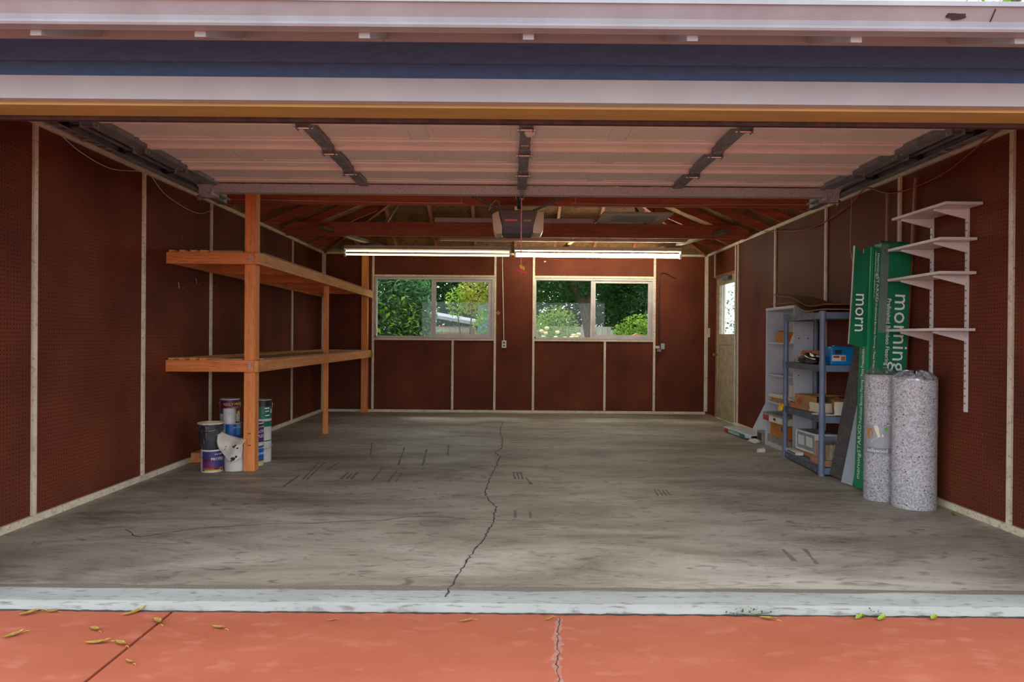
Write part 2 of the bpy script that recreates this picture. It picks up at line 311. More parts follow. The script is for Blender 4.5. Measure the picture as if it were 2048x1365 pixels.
def text(name, s, size, mat, parent, pos, xd, yd, align='LEFT', wx=1.0, bend=None, depth=.0006):
    """lettering as a thin mesh; xd reading direction, yd up of the letters; bend=(radius, angle) wraps it round a can"""
    c = bpy.data.curves.new(name, 'FONT'); c.body = s; c.size = size; c.align_x = align; c.align_y = 'CENTER'; c.extrude = depth; c.resolution_u = 2
    t = bpy.data.objects.new(name, c); col.objects.link(t); bpy.context.view_layer.update()
    me = bpy.data.meshes.new_from_object(t.evaluated_get(bpy.context.evaluated_depsgraph_get())); bpy.data.objects.remove(t)
    xd, yd = Vector(xd).normalized(), Vector(yd).normalized(); zd = xd.cross(yd); p = Vector(pos)
    for v in me.vertices:
        x, y, z = v.co.x*wx, v.co.y, v.co.z
        if bend: a = bend[1]+x/bend[0]; r = bend[0]+.0008+z; v.co = Vector((math.cos(a)*r, math.sin(a)*r, p.z+y))
        else: v.co = p+xd*x+yd*y+zd*(z+.0008)
    me.materials.clear(); me.materials.append(M[mat]); me.name = name
    o = bpy.data.objects.new(name, me); col.objects.link(o); o.parent = parent; return o
def copy_tree(o, parent=None):
    c = o.copy(); col.objects.link(c); c.parent = parent
    for ch in list(o.children): copy_tree(ch, c)
    return c
# ================================================================ the setting
XL, XR, YB, ZP = -2.91, 3.03, 10.54, 2.45
struct('ground', MB().box(-40, 40, -25, 60, -.40, -.20), 'ground', 'bare beige ground around the garage', 'ground')
struct('lawn', MB().box(-14, 14, 10.9, 40, -.2, -.06), 'lawn', 'green lawn behind the garage windows', 'lawn')

def jag(pts, w, z, step=.05, amp=.012, seed=1):
    """a jagged crack ribbon following pts on the floor"""
    rnd = random.Random(seed); L = []
    for a, b in zip(pts[:-1], pts[1:]):
        a, b = Vector(a), Vector(b); n = max(1, int((b-a).length/step))
        for i in range(n): L.append(a.lerp(b, i/n)+Vector((rnd.uniform(-amp, amp), rnd.uniform(-amp, amp))))
    L.append(Vector(pts[-1])); mb = MB(); vs = []
    for i, p in enumerate(L):
        d = (L[min(i+1, len(L)-1)]-L[max(i-1, 0)]).normalized(); nn = Vector((-d.y, d.x)); ww = w*rnd.uniform(.4, 1.3)/2
        vs += [(p.x-nn.x*ww, p.y-nn.y*ww, z), (p.x+nn.x*ww, p.y+nn.y*ww, z)]
    return mb.add(vs, [(2*i, 2*i+1, 2*i+3, 2*i+2) for i in range(len(L)-1)])
floor = struct('floor', MB().box(XL-.02, XR+.02, 3.085, YB+.02, -.2, 0), 'concrete', 'stained grey concrete garage floor', 'floor')
obj('apron', MB().prism([(-3.03, 2.915, -.2), (-3.03, 3.085, -.2), (-3.03, 3.085, 0), (-3.03, 2.95, -.003), (-3.03, 2.915, -.014)], (6.2, 0, 0)), 'apron', floor)
CR = [(-.271,2.899),(-.277,3.011),(-.264,3.197),(-.232,3.408),(-.196,3.648),(-.159,3.829),(-.122,4.08),(-.098,4.307),(-.095,4.626),(-.158,4.87),(-.184,5.075),(-.168,5.525),(-.096,6.578),(-.151,6.865),(-.089,7.087),(-.086,7.718),(-.125,8.335),(-.107,9.335)]
obj('crack', jag(CR[1:], .010, .0008, .03, .009, 3), 'crack', floor)
obj('crack', jag([(-2.267,4.015),(-2.107,3.868),(-1.999,3.961),(-1.791,4.083),(-1.515,4.147),(-1.224,4.19),(-.81,4.272),(-.574,4.376),(-.282,4.325)], .008, .0009, .05, .008, 5), 'crack', floor)
obj('seal_mark', jag([(-2.9, 3.115), (3.0, 3.115)], .05, .0007, .2, .004, 9), 'tyre', floor)
for i, (a, b, w) in enumerate([((-1.726,5.186),(-1.741,5.662),.02),((-1.629,5.464),(-1.69,6.237),.022),((-1.66,5.46),(-1.74,6.2),.018),((-1.577,5.9),(-1.56,6.242),.02),((-1.36,5.5),(-1.37,5.787),.03),((-1.32,5.5),(-1.33,5.787),.02),((-1.28,5.5),(-1.29,5.787),.03),((-.964,5.4),(-.973,5.912),.02),((-.90,5.4),(-.92,5.8),.015),((-1.1,5.45),(-1.12,6.0),.02),((.036,4.35),(.036,4.52),.018),((.133,4.35),(.133,4.52),.018),((.043,5.55),(.03,5.85),.02),((.075,5.55),(.06,5.85),.02),((.105,5.55),(.09,5.85),.02),((.169,5.35),(.13,5.6),.02),((1.09,5.0),(1.10,5.2),.016),((1.12,5.0),(1.13,5.2),.016),((1.15,5.0),(1.16,5.2),.016),((1.18,5.0),(1.19,5.2),.016),((1.478,3.529),(1.50,3.74),.025),((1.578,3.49),(1.62,3.74),.03),((-.78,6.1),(-.86,7.0),.02),((-1.0,6.1),(-1.1,7.1),.02),((-.6,6.6),(-.66,7.3),.02),((-1.35,6.6),(-1.5,7.4),.02)]):
    obj('tyre_mark', jag([a, b], w, .0006, .06, .003, i), 'tyre', floor)

drive = struct('driveway', MB().box(-12, 12, -16, 2.912, -.2, -.055), 'grey_dirt', 'red painted concrete driveway with a joint and a patched crack', 'driveway')
s1 = obj('slab', MB().box(-12, -1.438, -16, 2.906, -.055, -.03), 'driveway', drive)
s2 = obj('slab', MB().box(-1.424, 12, -16, 2.906, -.055, -.03), 'driveway', drive)
obj('dirt_line', jag([(-4, 2.904), (4, 2.904)], .016, -.0285, .03, .004, 33), 'grey_dirt', drive)
DC = [(.216,2.865),(.207,2.80),(.193,2.686),(.189,2.578),(.175,2.478),(.174,2.333),(.19,2.1)]
obj('crack_patch', jag(DC, .036, -.0296, .02, .006, 12), 'patch', drive)
obj('crack', jag(DC, .006, -.0293, .02, .006, 14), 'crack', drive)

# ---- walls
def wall_kids(w, panels, battens, m):
    for p in panels: obj('panel', MB().box(*p), m, w)
    for b in battens: obj('batten', MB().box(*b), 'batten', w, bevel=.002)
wl_ = struct('wall_left', MB().box(XL-.12, XL-.006, 2.9, YB+.12, 0, 2.44), 'raft', 'brown pegboard wall with cream battens on the shelf side', 'wall')
BL = [4.159, 5.39, 6.598, 7.82, 9.049, 10.50]; e = [3.05]+BL+[YB]
wall_kids(wl_, [(XL-.006, XL, a+.001, b-.001, .02, 2.44) for a, b in zip(e[:-1], e[1:])],
    [(XL, XL+.018, y-.017, y+.017, .045, 2.425) for y in BL] + [(XL, XL+.028, 3.06, YB, 2.425, 2.462)], 'pegy')
struct('baseboard_left', MB().box(XL, XL+.022, 3.06, YB-.02, .0, .045), 'batten', 'cream floor batten under the shelf-side wall', 'baseboard', bevel=.002)
wr_ = struct('wall_right', MB().box(XR+.006, XR+.12, 2.9, 9.20, 0, 2.44).box(XR+.006, XR+.12, 10.14, YB+.12, 0, 2.44).box(XR+.006, XR+.12, 9.20, 10.14, 2.07, 2.44),
    'raft', 'brown pegboard wall with cream battens behind the wall shelves', 'wall')
BR = [4.122, 5.319, 6.564, 7.822, 9.09]; e = [3.05]+BR
wall_kids(wr_, [(XR, XR+.006, a+.001, b-.001, .02, 2.44) for a, b in zip(e[:-1], e[1:])] + [(XR, XR+.006, 9.1, 9.20, .02, 2.44), (XR, XR+.006, 9.202, 10.138, 2.10, 2.44), (XR, XR+.006, 10.14, YB, .02, 2.44)],
    [(XR-.018, XR, y-.017, y+.017, .045, 2.425) for y in BR] + [(XR-.018, XR, 9.175, 9.21, .0, 2.425), (XR-.018, XR, 10.13, 10.155, 2.07, 2.425), (XR-.018, XR, 10.50, 10.53, .045, 2.425), (XR-.028, XR, 3.06, YB, 2.425, 2.462)], 'pegy')
struct('baseboard_right', MB().box(XR-.022, XR, 3.06, 9.17, 0, .045), 'batten', 'cream floor batten under the wall with the white shelves', 'baseboard', bevel=.002)
W = [(-2.105, -.268), (.357, 2.20)]; Z0, Z1 = 1.145, 2.08
mb = MB(); y0, y1 = YB+.006, YB+.12
for a, b in ((XL-.12, W[0][0]), (W[0][1], W[1][0]), (W[1][1], XR+.12)): mb.box(a, b, y0, y1, 0, 2.44)
for a, b in W: mb.box(a, b, y0, y1, 0, Z0); mb.box(a, b, y0, y1, Z1, 2.44)
wb_ = struct('wall_back', mb, 'raft', 'brown pegboard wall with two windows at the rear', 'wall')
pn = [(XL, -2.13, .02, 2.44), (-2.128, -.251, 2.082, 2.44), (-2.128, -.901, .02, 1.143), (-.899, -.251, .02, 1.143), (-.249, .344, .02, 2.44), (.346, 2.209, 2.082, 2.44), (.346, 1.447, .02, 1.143), (1.449, 2.209, .02, 1.143), (2.211, XR, .02, 2.44)]
bt = [(x-.017, x+.017, YB-.018, YB, .045, 2.43) for x in (XL+.03, -2.13, -.25, .345, 2.21, XR-.03)] + [(x-.017, x+.017, YB-.018, YB, .045, 1.11) for x in (-.90, 1.448)]
for a, b in ((-2.113, -.267), (.362, 2.193)): bt += [(a, b, YB-.018, YB, 2.085, 2.118), (a, b, YB-.02, YB, 1.11, 1.14)]
bt += [(XL+.03, XR-.03, YB-.02, YB, 2.43, 2.462)]
wall_kids(wb_, [(a, b, YB, YB+.006, c, d) for a, b, c, d in pn], bt, 'pegx')
struct('baseboard_back', MB().box(XL+.03, XR-.03, YB-.022, YB, 0, .038), 'batten', 'cream floor batten under the windows', 'baseboard', bevel=.002)
# front wall, header and its boards
wf_ = struct('wall_front', MB().box(XL-.12, XR+.12, 2.905, 3.045, 2.15, 2.46).box(XL-.12, -2.385, 2.905, 3.045, 0, 2.15).box(2.495, XR+.12, 2.905, 3.045, 0, 2.15), 'raft', 'front wall with the wide door opening', 'wall')
obj('siding_board', MB().prism([(-3.03, 2.905, 2.225), (-3.03, 2.879, 2.225), (-3.03, 2.890, 2.305), (-3.03, 2.905, 2.305)], (6.18, 0, 0)), 'blue', wf_)
obj('siding_board', MB().prism([(-3.03, 2.905, 2.30), (-3.03, 2.877, 2.30), (-3.03, 2.888, 2.44), (-3.03, 2.905, 2.44)], (6.18, 0, 0)), 'blue', wf_)
for x0, x1 in ((XL-.12, -2.50), (2.61, XR+.12)):
    for k in range(12): obj('siding_board', MB().box(x0, x1, 2.88, 2.905, k*.186, k*.186+.184), 'blue', wf_)
struct('trim_1', MB().box(-2.50, 2.61, 2.862, 2.905, 2.134, 2.232), 'white', 'white board across the top of the door opening', 'trim', bevel=.003)
struct('trim_2', MB().box(-2.50, 2.61, 2.906, 3.05, 2.122, 2.15), 'ochre', 'ochre underside of the door header', 'trim', bevel=.003)
struct('trim_3', MB().box(-2.40, 2.50, 3.052, 3.082, 2.105, 2.17), 'seal', 'dark weather strip behind the header', 'trim', bevel=.003)
for i, (x0, x1) in enumerate(((-2.50, -2.385), (2.495, 2.61))): struct('trim_%d' % (i+4), MB().box(x0, x1, 2.862, 3.05, -.02, 2.134), 'white', ['white door jamb on the paint can side', 'white door jamb on the wall shelf side'][i], 'trim', bevel=.003)

# ---- hip roof: skin, boards, rafters, ties
SL = .426; x0, x1, yf, yb = XL-.12, XR+.12, 2.88, YB+.12; xc = (x0+x1)/2; hw = (x1-x0)/2
def zd(d): return 2.50+SL*d
E_ = .36
def hip(off, ov):
    return [(x0-ov, yf-ov, zd(-ov)+off), (x1+ov, yf-ov, zd(-ov)+off), (x1+ov, yb+ov, zd(-ov)+off), (x0-ov, yb+ov, zd(-ov)+off), (xc, yf+hw, zd(hw)+off), (xc, yb-hw, zd(hw)+off)]
mb = MB(); a = hip(.024, E_+.02); b = hip(.05, E_+.02); fs = [(0, 1, 4), (1, 2, 5, 4), (2, 3, 5), (3, 0, 4, 5)]
mb.add(a+b, fs+[tuple(i+6 for i in f) for f in fs]+[(i, (i+1) % 4, 6+(i+1) % 4, 6+i) for i in range(4)])
roof = struct('ceiling', mb, 'shingle', 'open hip roof of dark boards and rafters', 'ceiling')
d = -E_
while d < hw-.02:
    d1 = min(d+.146, hw-.001)
    for k in range(4):
        if k == 0: q4 = [(x0+d, yf+d), (x1-d, yf+d), (x1-d1, yf+d1), (x0+d1, yf+d1)]
        elif k == 1: q4 = [(x1-d, yf+d), (x1-d, yb-d), (x1-d1, yb-d1), (x1-d1, yf+d1)]
        elif k == 2: q4 = [(x1-d, yb-d), (x0+d, yb-d), (x0+d1, yb-d1), (x1-d1, yb-d1)]
        else: q4 = [(x0+d, yb-d), (x0+d, yf+d), (x0+d1, yf+d1), (x0+d1, yb-d1)]
        zz = [zd(d), zd(d), zd(d1), zd(d1)]
        obj('plank', MB().hexa([(p[0], p[1], z) for p, z in zip(q4, zz)] + [(p[0], p[1], z+.02) for p, z in zip(q4, zz)]), 'white' if d1 < .0 and k == 0 else 'deck', roof)
    d += .15
def rafter(px, py, dx, dy, d0, d1, m, w=.04, h=.10, name='rafter', cut=True):
    """rafter from inset d0 to d1 starting at plan point (px,py) at inset 0, running (dx,dy)"""
    P = lambda t, z: Vector((px+dx*t, py+dy*t, z)); s = Vector((-dy, dx, 0)).normalized()*w/2
    k = math.hypot(dx, dy); a = [P(d0, zd(d0)-h), P(d1, zd(d1)-h), P(d1, zd(d1)), P(d0, zd(d0))]
    return obj(name, MB().hexa([a[0]-s, a[0]+s, a[1]+s, a[1]-s, a[3]-s, a[3]+s, a[2]+s, a[2]-s]), m, roof)
for k in range(-4, 5):
    x = .055+.60*k; dm = min(x-x0, x1-x, hw)-.03
    rafter(x, yf, 0, 1, .03, dm, 'raft'); rafter(x, yb, 0, -1, -.3, dm, 'raft')
    rafter(x, yf, 0, 1, -.38, .03, 'white', name='rafter_tail')
y = yf+.46
while y < yb-.3:
    dm = min(y-yf, yb-y, hw)-.03
    rafter(x0, y, 1, 0, -.3, dm, 'rafx'); rafter(x1, y, -1, 0, -.3, dm, 'rafx'); y += .61
for px, py, dx, dy in ((x0, yf, 1, 1), (x1, yf, -1, 1), (x0, yb, 1, -1), (x1, yb, -1, -1)): rafter(px, py, dx, dy, -.2, hw-.02, 'raft', .04, .13, 'hip_rafter')
obj('ridge_board', MB().box(xc-.02, xc+.02, yf+hw-.02, yb-hw+.02, zd(hw)-.16, zd(hw)), 'raft', roof)
for yy in (4.55, 6.66, 8.72): obj('tie_beam', MB().box(XL+.002, XR-.002, yy, yy+.042, 2.465, 2.62).box(XL+.03, XR-.03, yy, yy+.042, 2.442, 2.465), 'rafx', roof, bevel=.003)
for sx, xw in ((1, -2.36), (-1, 2.66)): obj('corner_brace', MB().beam((xw, 8.45, 2.50), (xw+sx*.42, 10.5, 2.53), .09, .04), 'greyboard', roof)
obj('cross_cleat', MB().box(-1.0, 2.5, 9.45, 9.47, 2.495, 2.53), 'fixture', roof)
obj('cross_cleat', MB().beam((.93, 9.2, 2.56), (.72, 10.3, 2.47), .05, .03), 'plankedge', roof)
for a, b in (((-1.35, 8.9, 3.1), (-1.62, 8.74, 2.6)), ((1.45, 8.9, 3.1), (1.72, 8.74, 2.6)), ((.0, 9.6, 2.86), (.0, 9.8, 2.46))): obj('hanger', MB().beam(a, b, .03, .06, (0, 1, 0)), 'greyboard', roof)
# blocking between the rafter tails, fascia
for k in range(-5, 6):
    a, b = .055+.60*k+.001, .055+.60*(k+1)-.001
    struct_part = obj('eave_block', MB().box(max(a, x0), min(b, x1), 2.872, 2.90, 2.392, 2.505), 'white', wf_)
obj('fascia', MB().box(x0-.3, x1+.3, 2.486, 2.503, 2.262, 2.345), 'white', roof)

# ---- windows
def window(n, xa, xb, xm, label):
    o = struct('window_%d' % n, MB().box(xa, xb, YB-.012, YB+.07, Z0, Z0+.03).box(xa, xb, YB-.012, YB+.07, Z1-.03, Z1).box(xa, xa+.028, YB-.012, YB+.07, Z0+.03, Z1-.03).box(xb-.028, xb, YB-.012, YB+.07, Z0+.03, Z1-.03), 'vinyl', label, 'window')
    obj('mullion', MB().box(xm-.025, xm+.012, YB+.0, YB+.06, Z0+.03, Z1-.03), 'vinyl', o, bevel=.003)
    sa, sb, s0, s1 = xm+.014, xb-.03, Z0+.032, Z1-.032
    obj('sash', MB().box(sa, sb, YB+.005, YB+.035, s0, s0+.035).box(sa, sb, YB+.005, YB+.035, s1-.035, s1).box(sa, sa+.03, YB+.005, YB+.035, s0+.035, s1-.035).box(sb-.055, sb, YB+.005, YB+.035, s0+.035, s1-.035), 'vinyl', o)
    obj('pane', MB().box(xa+.03, xm-.026, YB+.045, YB+.049, Z0+.032, Z1-.032), 'glass', o)
    obj('pane', MB().box(sa+.031, sb-.056, YB+.018, YB+.022, s0+.036, s1-.036), 'glass', o)
    obj('latch', MB().box(xa+.005, xa+.025, YB-.02, YB-.012, Z0+.01, Z0+.03), 'black', o)
window(1, W[0][0], W[0][1], -1.208, 'white vinyl slider window nearest the wooden shelves')
window(2, W[1][0], W[1][1], 1.257, 'white vinyl slider window nearest the half-glass door')
# ---- half-glass side door
d1_ = struct('door_1', MB().box(XR+.02, XR+.055, 9.215, 9.33, .01, 2.05).box(XR+.02, XR+.055, 10.0, 10.125, .01, 2.05).box(XR+.02, XR+.055, 9.33, 10.0, 1.95, 2.05).box(XR+.02, XR+.055, 9.33, 10.0, 1.10, 1.235).box(XR+.02, XR+.055, 9.33, 10.0, .01, .25),
    'wdoor', 'worn beige half-glass door with a lower panel', 'door')
obj('lower_panel', MB().box(XR+.03, XR+.045, 9.33, 10.0, .25, 1.10), 'wdoor', d1_)
obj('panel_moulding', MB().box(XR+.018, XR+.03, 9.33, 9.345, .25, 1.10).box(XR+.018, XR+.03, 9.985, 10.0, .25, 1.10).box(XR+.018, XR+.03, 9.345, 9.985, .25, .265).box(XR+.018, XR+.03, 9.345, 9.985, 1.085, 1.10), 'wdoor', d1_)
obj('pane', MB().box(XR+.036, XR+.04, 9.33, 10.0, 1.235, 1.95), 'glass', d1_)
kn = obj('knob', MB().lathe([(0, 0), (.016, 0), (.012, .02), (.012, .035), (.026, .045), (.03, .06), (.022, .075), (0, .078)], seg=20), 'brass', d1_, local=True, smooth=True)
kn.location = Vector((XR+.02, 10.07, .93))-d1_.location; kn.rotation_euler = (0, -PI/2, 0)
for z in (.30, 1.02, 1.80): obj('hinge', MB().box(XR+.006, XR+.02, 9.205, 9.228, z, z+.09).tube([(XR+.006, 9.215, z-.005), (XR+.006, 9.215, z+.095)], .007), 'tin', d1_)
obj('door_closer', MB().box(XR-.03, XR+.02, 9.45, 9.72, 2.0, 2.05).beam((XR-.02, 9.55, 2.06), (XR-.05, 10.05, 2.08), .02, .012), 'dgalv', d1_)
# ---- gutter
gt = thing('gutter', 'white painted metal gutter along the eave with a chipped spot', 'gutter', (0, 2.45, 2.25))
obj('trough', MB().prism([(-4.2, 2.484, 2.256), (-4.2, 2.446, 2.256), (-4.2, 2.440, 2.263), (-4.2, 2.438, 2.27), (-4.2, 2.446, 2.275), (-4.2, 2.440, 2.29), (-4.2, 2.412, 2.322), (-4.2, 2.408, 2.326), (-4.2, 2.400, 2.326), (-4.2, 2.398, 2.342), (-4.2, 2.41, 2.342), (-4.2, 2.484, 2.335)], (8.5, 0, 0)), 'gutter', gt)
rnd = random.Random(4); c = Vector((1.58, 2.4285, 2.3025)); dn = Vector((0, -.028, .032)).normalized(); pts = []
for i in range(15):
    a = 2*PI*i/15; r = rnd.uniform(.5, 1.1); pts.append(c+Vector((1, 0, 0))*math.cos(a)*r*.046+dn*math.sin(a)*r*.017)
obj('chipped_spot', MB().prism(pts, (0, -.002, -.002)), 'chip', gt)
obj('seam', MB().prism([(1.70, 2.4395, 2.29), (1.703, 2.4395, 2.29), (1.703, 2.4115, 2.322), (1.70, 2.4115, 2.322)], (0, -.002, -.002)), 'seal', gt)
# ================================================================ overhead door, tracks, opener, lights
DZ = 2.335; DX0, DX1 = -2.385, 2.495; DY = [3.24, 3.773, 4.305, 4.838, 5.37]
gd = thing('garage_door', 'wide sectional garage door rolled up overhead showing its beige inner face', 'garage door', (.055, 4.3, DZ))
EPX = None
for k in range(4):
    a, b = DY[k], DY[k+1]
    sec = obj('door_section', MB().box(DX0, DX1, a+.002, b-.002, DZ+.024, DZ+.045)
        .box(DX0, DX1, a+.002, a+.036, DZ-.009, DZ+.024)                                   # near rail
        .box(DX0, DX1, b-.035, b-.002, DZ+.014, DZ+.024).box(DX0, DX1, b-.075, b-.055, DZ+.012, DZ+.024)
        .box(DX0, DX1, b-.10, b-.085, DZ+.014, DZ+.024), 'doorpaint', gd)
    for j in range(8):
        xa = DX0+.07+j*.6; o = None
        if EPX is None:
            w, h = .50, .30
            EPX = obj('embossed_panel', MB().box(0, w, 0, .012, -.005, 0).box(0, w, h-.012, h, -.005, 0).box(0, .012, .012, h-.012, -.005, 0).box(w-.012, w, .012, h-.012, -.005, 0).box(.05, w-.05, .05, h-.05, -.004, 0), 'doorpaint', sec, local=True, bevel=.002)
            o = EPX
        else: o = EPX.copy(); col.objects.link(o); o.parent = sec
        o.location = Vector((xa, a+.085, DZ+.024))-gd.location
STX = [(DX0+.045, .09), (-1.155, .07), (.075, .065), (1.285, .07), (DX1-.045, .09)]
for i, (x, w) in enumerate(STX):
    for k in range(4):
        a, b = DY[k]+.01, DY[k+1]-.01
        st = obj('stile', MB().box(x-w/2, x+w/2, a, b, DZ-.013, DZ-.0095).box(x-w/2, x-w/2+.003, a, b, DZ-.009, DZ+.022).box(x+w/2-.003, x+w/2, a, b, DZ-.009, DZ+.022), 'dgalv', gd)
    for k in range(1, 4):
        y = DY[k]; hn = obj('hinge', MB().box(x-.035, x+.035, y-.055, y+.045, DZ-.019, DZ-.0125).box(x-.04, x-.034, y-.02, y+.03, DZ-.045, DZ-.0125).box(x+.034, x+.04, y-.02, y+.03, DZ-.045, DZ-.0125), 'dgalv', gd, bevel=.0015)
        obj('hinge_pin', MB().tube([(x-.052, y+.005, DZ-.036), (x+.052, y+.005, DZ-.036)], .007), 'steel', hn)
        for sx, sy in ((-.02, -.04), (.02, -.04), (0, .035)): obj('bolt', MB().lathe([(0, -.027), (.007, -.025), (.007, -.019)], (x+sx, y+sy, DZ), 8), 'steel', hn)
        if i in (0, 4):
            s = -1 if i == 0 else 1
            obj('roller', MB().tube([(x+s*.05, y+.005, DZ-.032), (x+s*.115, y+.005, DZ-.032)], .006).tube([(x+s*.115, y+.005, DZ-.032), (x+s*.135, y+.005, DZ-.032)], .022, 16), 'black', hn)
obj('strut', MB().box(DX0-.0, DX1, 5.325, 5.395, DZ-.068, DZ-.065).box(DX0, DX1, 5.325, 5.328, DZ-.065, DZ+.0).box(DX0, DX1, 5.392, 5.395, DZ-.065, DZ), 'galv', gd)
for i, x in ((0, DX0+.0), (1, DX1-.0)):
    s = -1 if i == 0 else 1
    br = obj('top_bracket', MB().hexa([(x-.06, 5.30, DZ-.02), (x+.06, 5.30, DZ-.02), (x+.06, 5.44, DZ-.09), (x-.06, 5.44, DZ-.09), (x-.06, 5.30, DZ-.012), (x+.06, 5.30, DZ-.012), (x+.06, 5.44, DZ-.082), (x-.06, 5.44, DZ-.082)]).box(x-.05, x-.044, 5.31, 5.44, DZ-.09, DZ-.03).box(x+.044, x+.05, 5.31, 5.44, DZ-.09, DZ-.03), 'galv', gd)
    obj('roller', MB().tube([(x-s*.08, 5.44, DZ-.088), (x+s*.10, 5.44, DZ-.088)], .006).tube([(x+s*.095, 5.44, DZ-.088), (x+s*.115, 5.44, DZ-.088)], .022, 16), 'steel', br)
obj('operator_bracket', MB().box(.04, .11, 4.9, 5.40, DZ-.03, DZ-.024).box(.06, .066, 5.3, 5.42, DZ-.09, DZ-.03).box(.086, .092, 5.3, 5.42, DZ-.09, DZ-.03), 'dgalv', gd)
obj('lift_handle', MB().hexa([(.065, 3.80, DZ-.05), (.125, 3.80, DZ-.05), (.11, 3.87, DZ-.05), (.08, 3.87, DZ-.05), (.065, 3.80, DZ-.02), (.125, 3.80, DZ-.02), (.11, 3.87, DZ-.02), (.08, 3.87, DZ-.02)]), 'doorpaint', gd, bevel=.004)
obj('lock_plate', MB().hexa([(.05, 4.12, DZ-.03), (.10, 4.12, DZ-.03), (.09, 4.20, DZ-.03), (.06, 4.20, DZ-.03), (.05, 4.12, DZ-.013), (.10, 4.12, DZ-.013), (.09, 4.20, DZ-.013), (.06, 4.20, DZ-.013)]), 'steel', gd, bevel=.003)

for i, s in ((0, -1), (1, 1)):
    X = (DX0-.085) if i == 0 else (DX1+.085)
    t = thing('door_track', ['galvanised horizontal door track above the left pegboard wall', 'galvanised horizontal door track above the wall with white shelves'][i], 'door track', (X, 4.5, 2.30), group='horizontal door tracks')
    def bx(m, a, b, *r): return m.box(min(a, b), max(a, b), *r)
    mb = MB(); bx(mb, X+s*.028, X+s*.031, 3.30, 5.92, 2.280, 2.335); bx(mb, X-s*.03, X+s*.028, 3.30, 5.92, 2.280, 2.283); bx(mb, X-s*.03, X+s*.028, 3.30, 5.92, 2.332, 2.335)
    bx(mb, X-s*.03, X-s*.027, 3.30, 5.92, 2.320, 2.332)
    obj('channel', mb, 'dgalv', t)
    mb = MB(); bx(mb, X+s*.032, X+s*.034, 3.30, 6.0, 2.285, 2.385); bx(mb, X+s*.034, X+s*.085, 3.30, 6.0, 2.383, 2.385)
    obj('stiffening_angle', mb, 'galv', t)
    mb = MB().beam((X+s*.035, 5.80, 2.30), (X+s*.06, 5.80, 2.62), .03, .004, (0, 1, 0)); obj('hanger_strap', mb, 'galv', t)
    mb = MB()
    for k in range(8): bx(mb, X-s*.026, X+s*.026, 3.55+k*.09, 3.60+k*.09, 2.2792, 2.2802)
    obj('slot', mb, 'steel', t)['kind'] = 'stuff'
    arc = [(X, 3.30-.20*math.sin(a), 2.30-.20*(1-math.cos(a))) for a in [k*PI/2/8 for k in range(9)]] + [(X, 3.10, .1)]
    obj('curved_track', MB().tube(arc, .028, 6), 'dgalv', t)

op = thing('garage_door_opener', 'grey garage door opener with cream light covers and a red pull cord', 'door opener', (.055, 6.40, 2.10))
CX = .055
obj('motor_housing', MB().prism([(CX-.175, 6.26, 2.325), (CX+.175, 6.26, 2.325), (CX+.135, 6.26, 2.175), (CX-.14, 6.26, 2.175)], (0, .30, 0)), 'opener', op, bevel=.006)
obj('lower_housing', MB().hexa([(CX-.135, 6.285, 2.112), (CX+.13, 6.285, 2.112), (CX+.13, 6.55, 2.112), (CX-.135, 6.55, 2.112), (CX-.143, 6.258, 2.180), (CX+.138, 6.258, 2.180), (CX+.138, 6.56, 2.180), (CX-.143, 6.56, 2.180)]), 'openerlow', op, bevel=.006)
obj('light_cover', MB().prism([(CX-.24, 6.27, 2.285), (CX-.18, 6.265, 2.318), (CX-.142, 6.265, 2.17), (CX-.145, 6.27, 2.112), (CX-.20, 6.29, 2.105), (CX-.225, 6.285, 2.14)], (0, .27, 0)), 'cream', op, bevel=.010, smooth=True)
obj('light_cover', MB().prism([(CX+.24, 6.27, 2.31), (CX+.18, 6.265, 2.32), (CX+.142, 6.265, 2.19), (CX+.135, 6.27, 2.115), (CX+.215, 6.29, 2.115), (CX+.235, 6.285, 2.15)], (0, .27, 0)), 'cream', op, bevel=.010, smooth=True)
obj('brand_plate', MB().box(CX-.125, CX-.005, 6.252, 6.256, 2.215, 2.243), 'redlabel', op)
L0 = op.location
text('brand_lettering', 'CRAFTSMAN', .024, 'print_white', op, Vector((CX-.065, 6.2515, 2.228))-L0, (1, 0, 0), (0, 0, 1), 'CENTER', .85)
text('power_lettering', '1/2 HLR', .026, 'print_white', op, Vector((CX+.085, 6.2555, 2.227))-L0, (1, 0, 0), (0, 0, 1), 'CENTER', .85)
obj('rail', MB().box(.045, .085, 3.06, 6.45, 2.43, 2.47), 'dgalv', op)
obj('chain', MB().box(.032, .04, 3.2, 6.3, 2.425, 2.437).box(.09, .098, 3.2, 6.3, 2.425, 2.437), 'steel', op)
obj('trolley', MB().box(.03, .10, 5.55, 5.78, 2.39, 2.43).box(.045, .085, 5.78, 6.30, 2.34, 2.43), 'black', op, bevel=.004)
obj('door_arm', MB().beam((.076, 5.40, DZ-.075), (.07, 5.68, 2.40), .03, .006), 'black', op)
for p, q in (((CX-.13, 6.30, 2.325), (-.46, 6.63, 2.56)), ((CX+.14, 6.30, 2.325), (.58, 6.63, 2.56))):
    sp = obj('hanging_strap', MB().beam(p, q, .025, .004, (0, 1, 0)), 'dgalv', op); P, Q = Vector(p), Vector(q)
    mb = MB()
    for k in range(1, 18): c = P.lerp(Q, k/18)+Vector((0, -.0125, 0)); mb.box(c.x-.005, c.x+.005, c.y-.003, c.y-.0005, c.z-.004, c.z+.004)
    obj('strap_hole', mb, 'cream', sp)['kind'] = 'stuff'
obj('wire_loop', MB().tube([(CX-.16+.05*math.cos(a*.7)-.06, 6.28, 2.37+.045*math.sin(a)) for a in [k*.45 for k in range(14)]], .004, 6), 'galv', op)
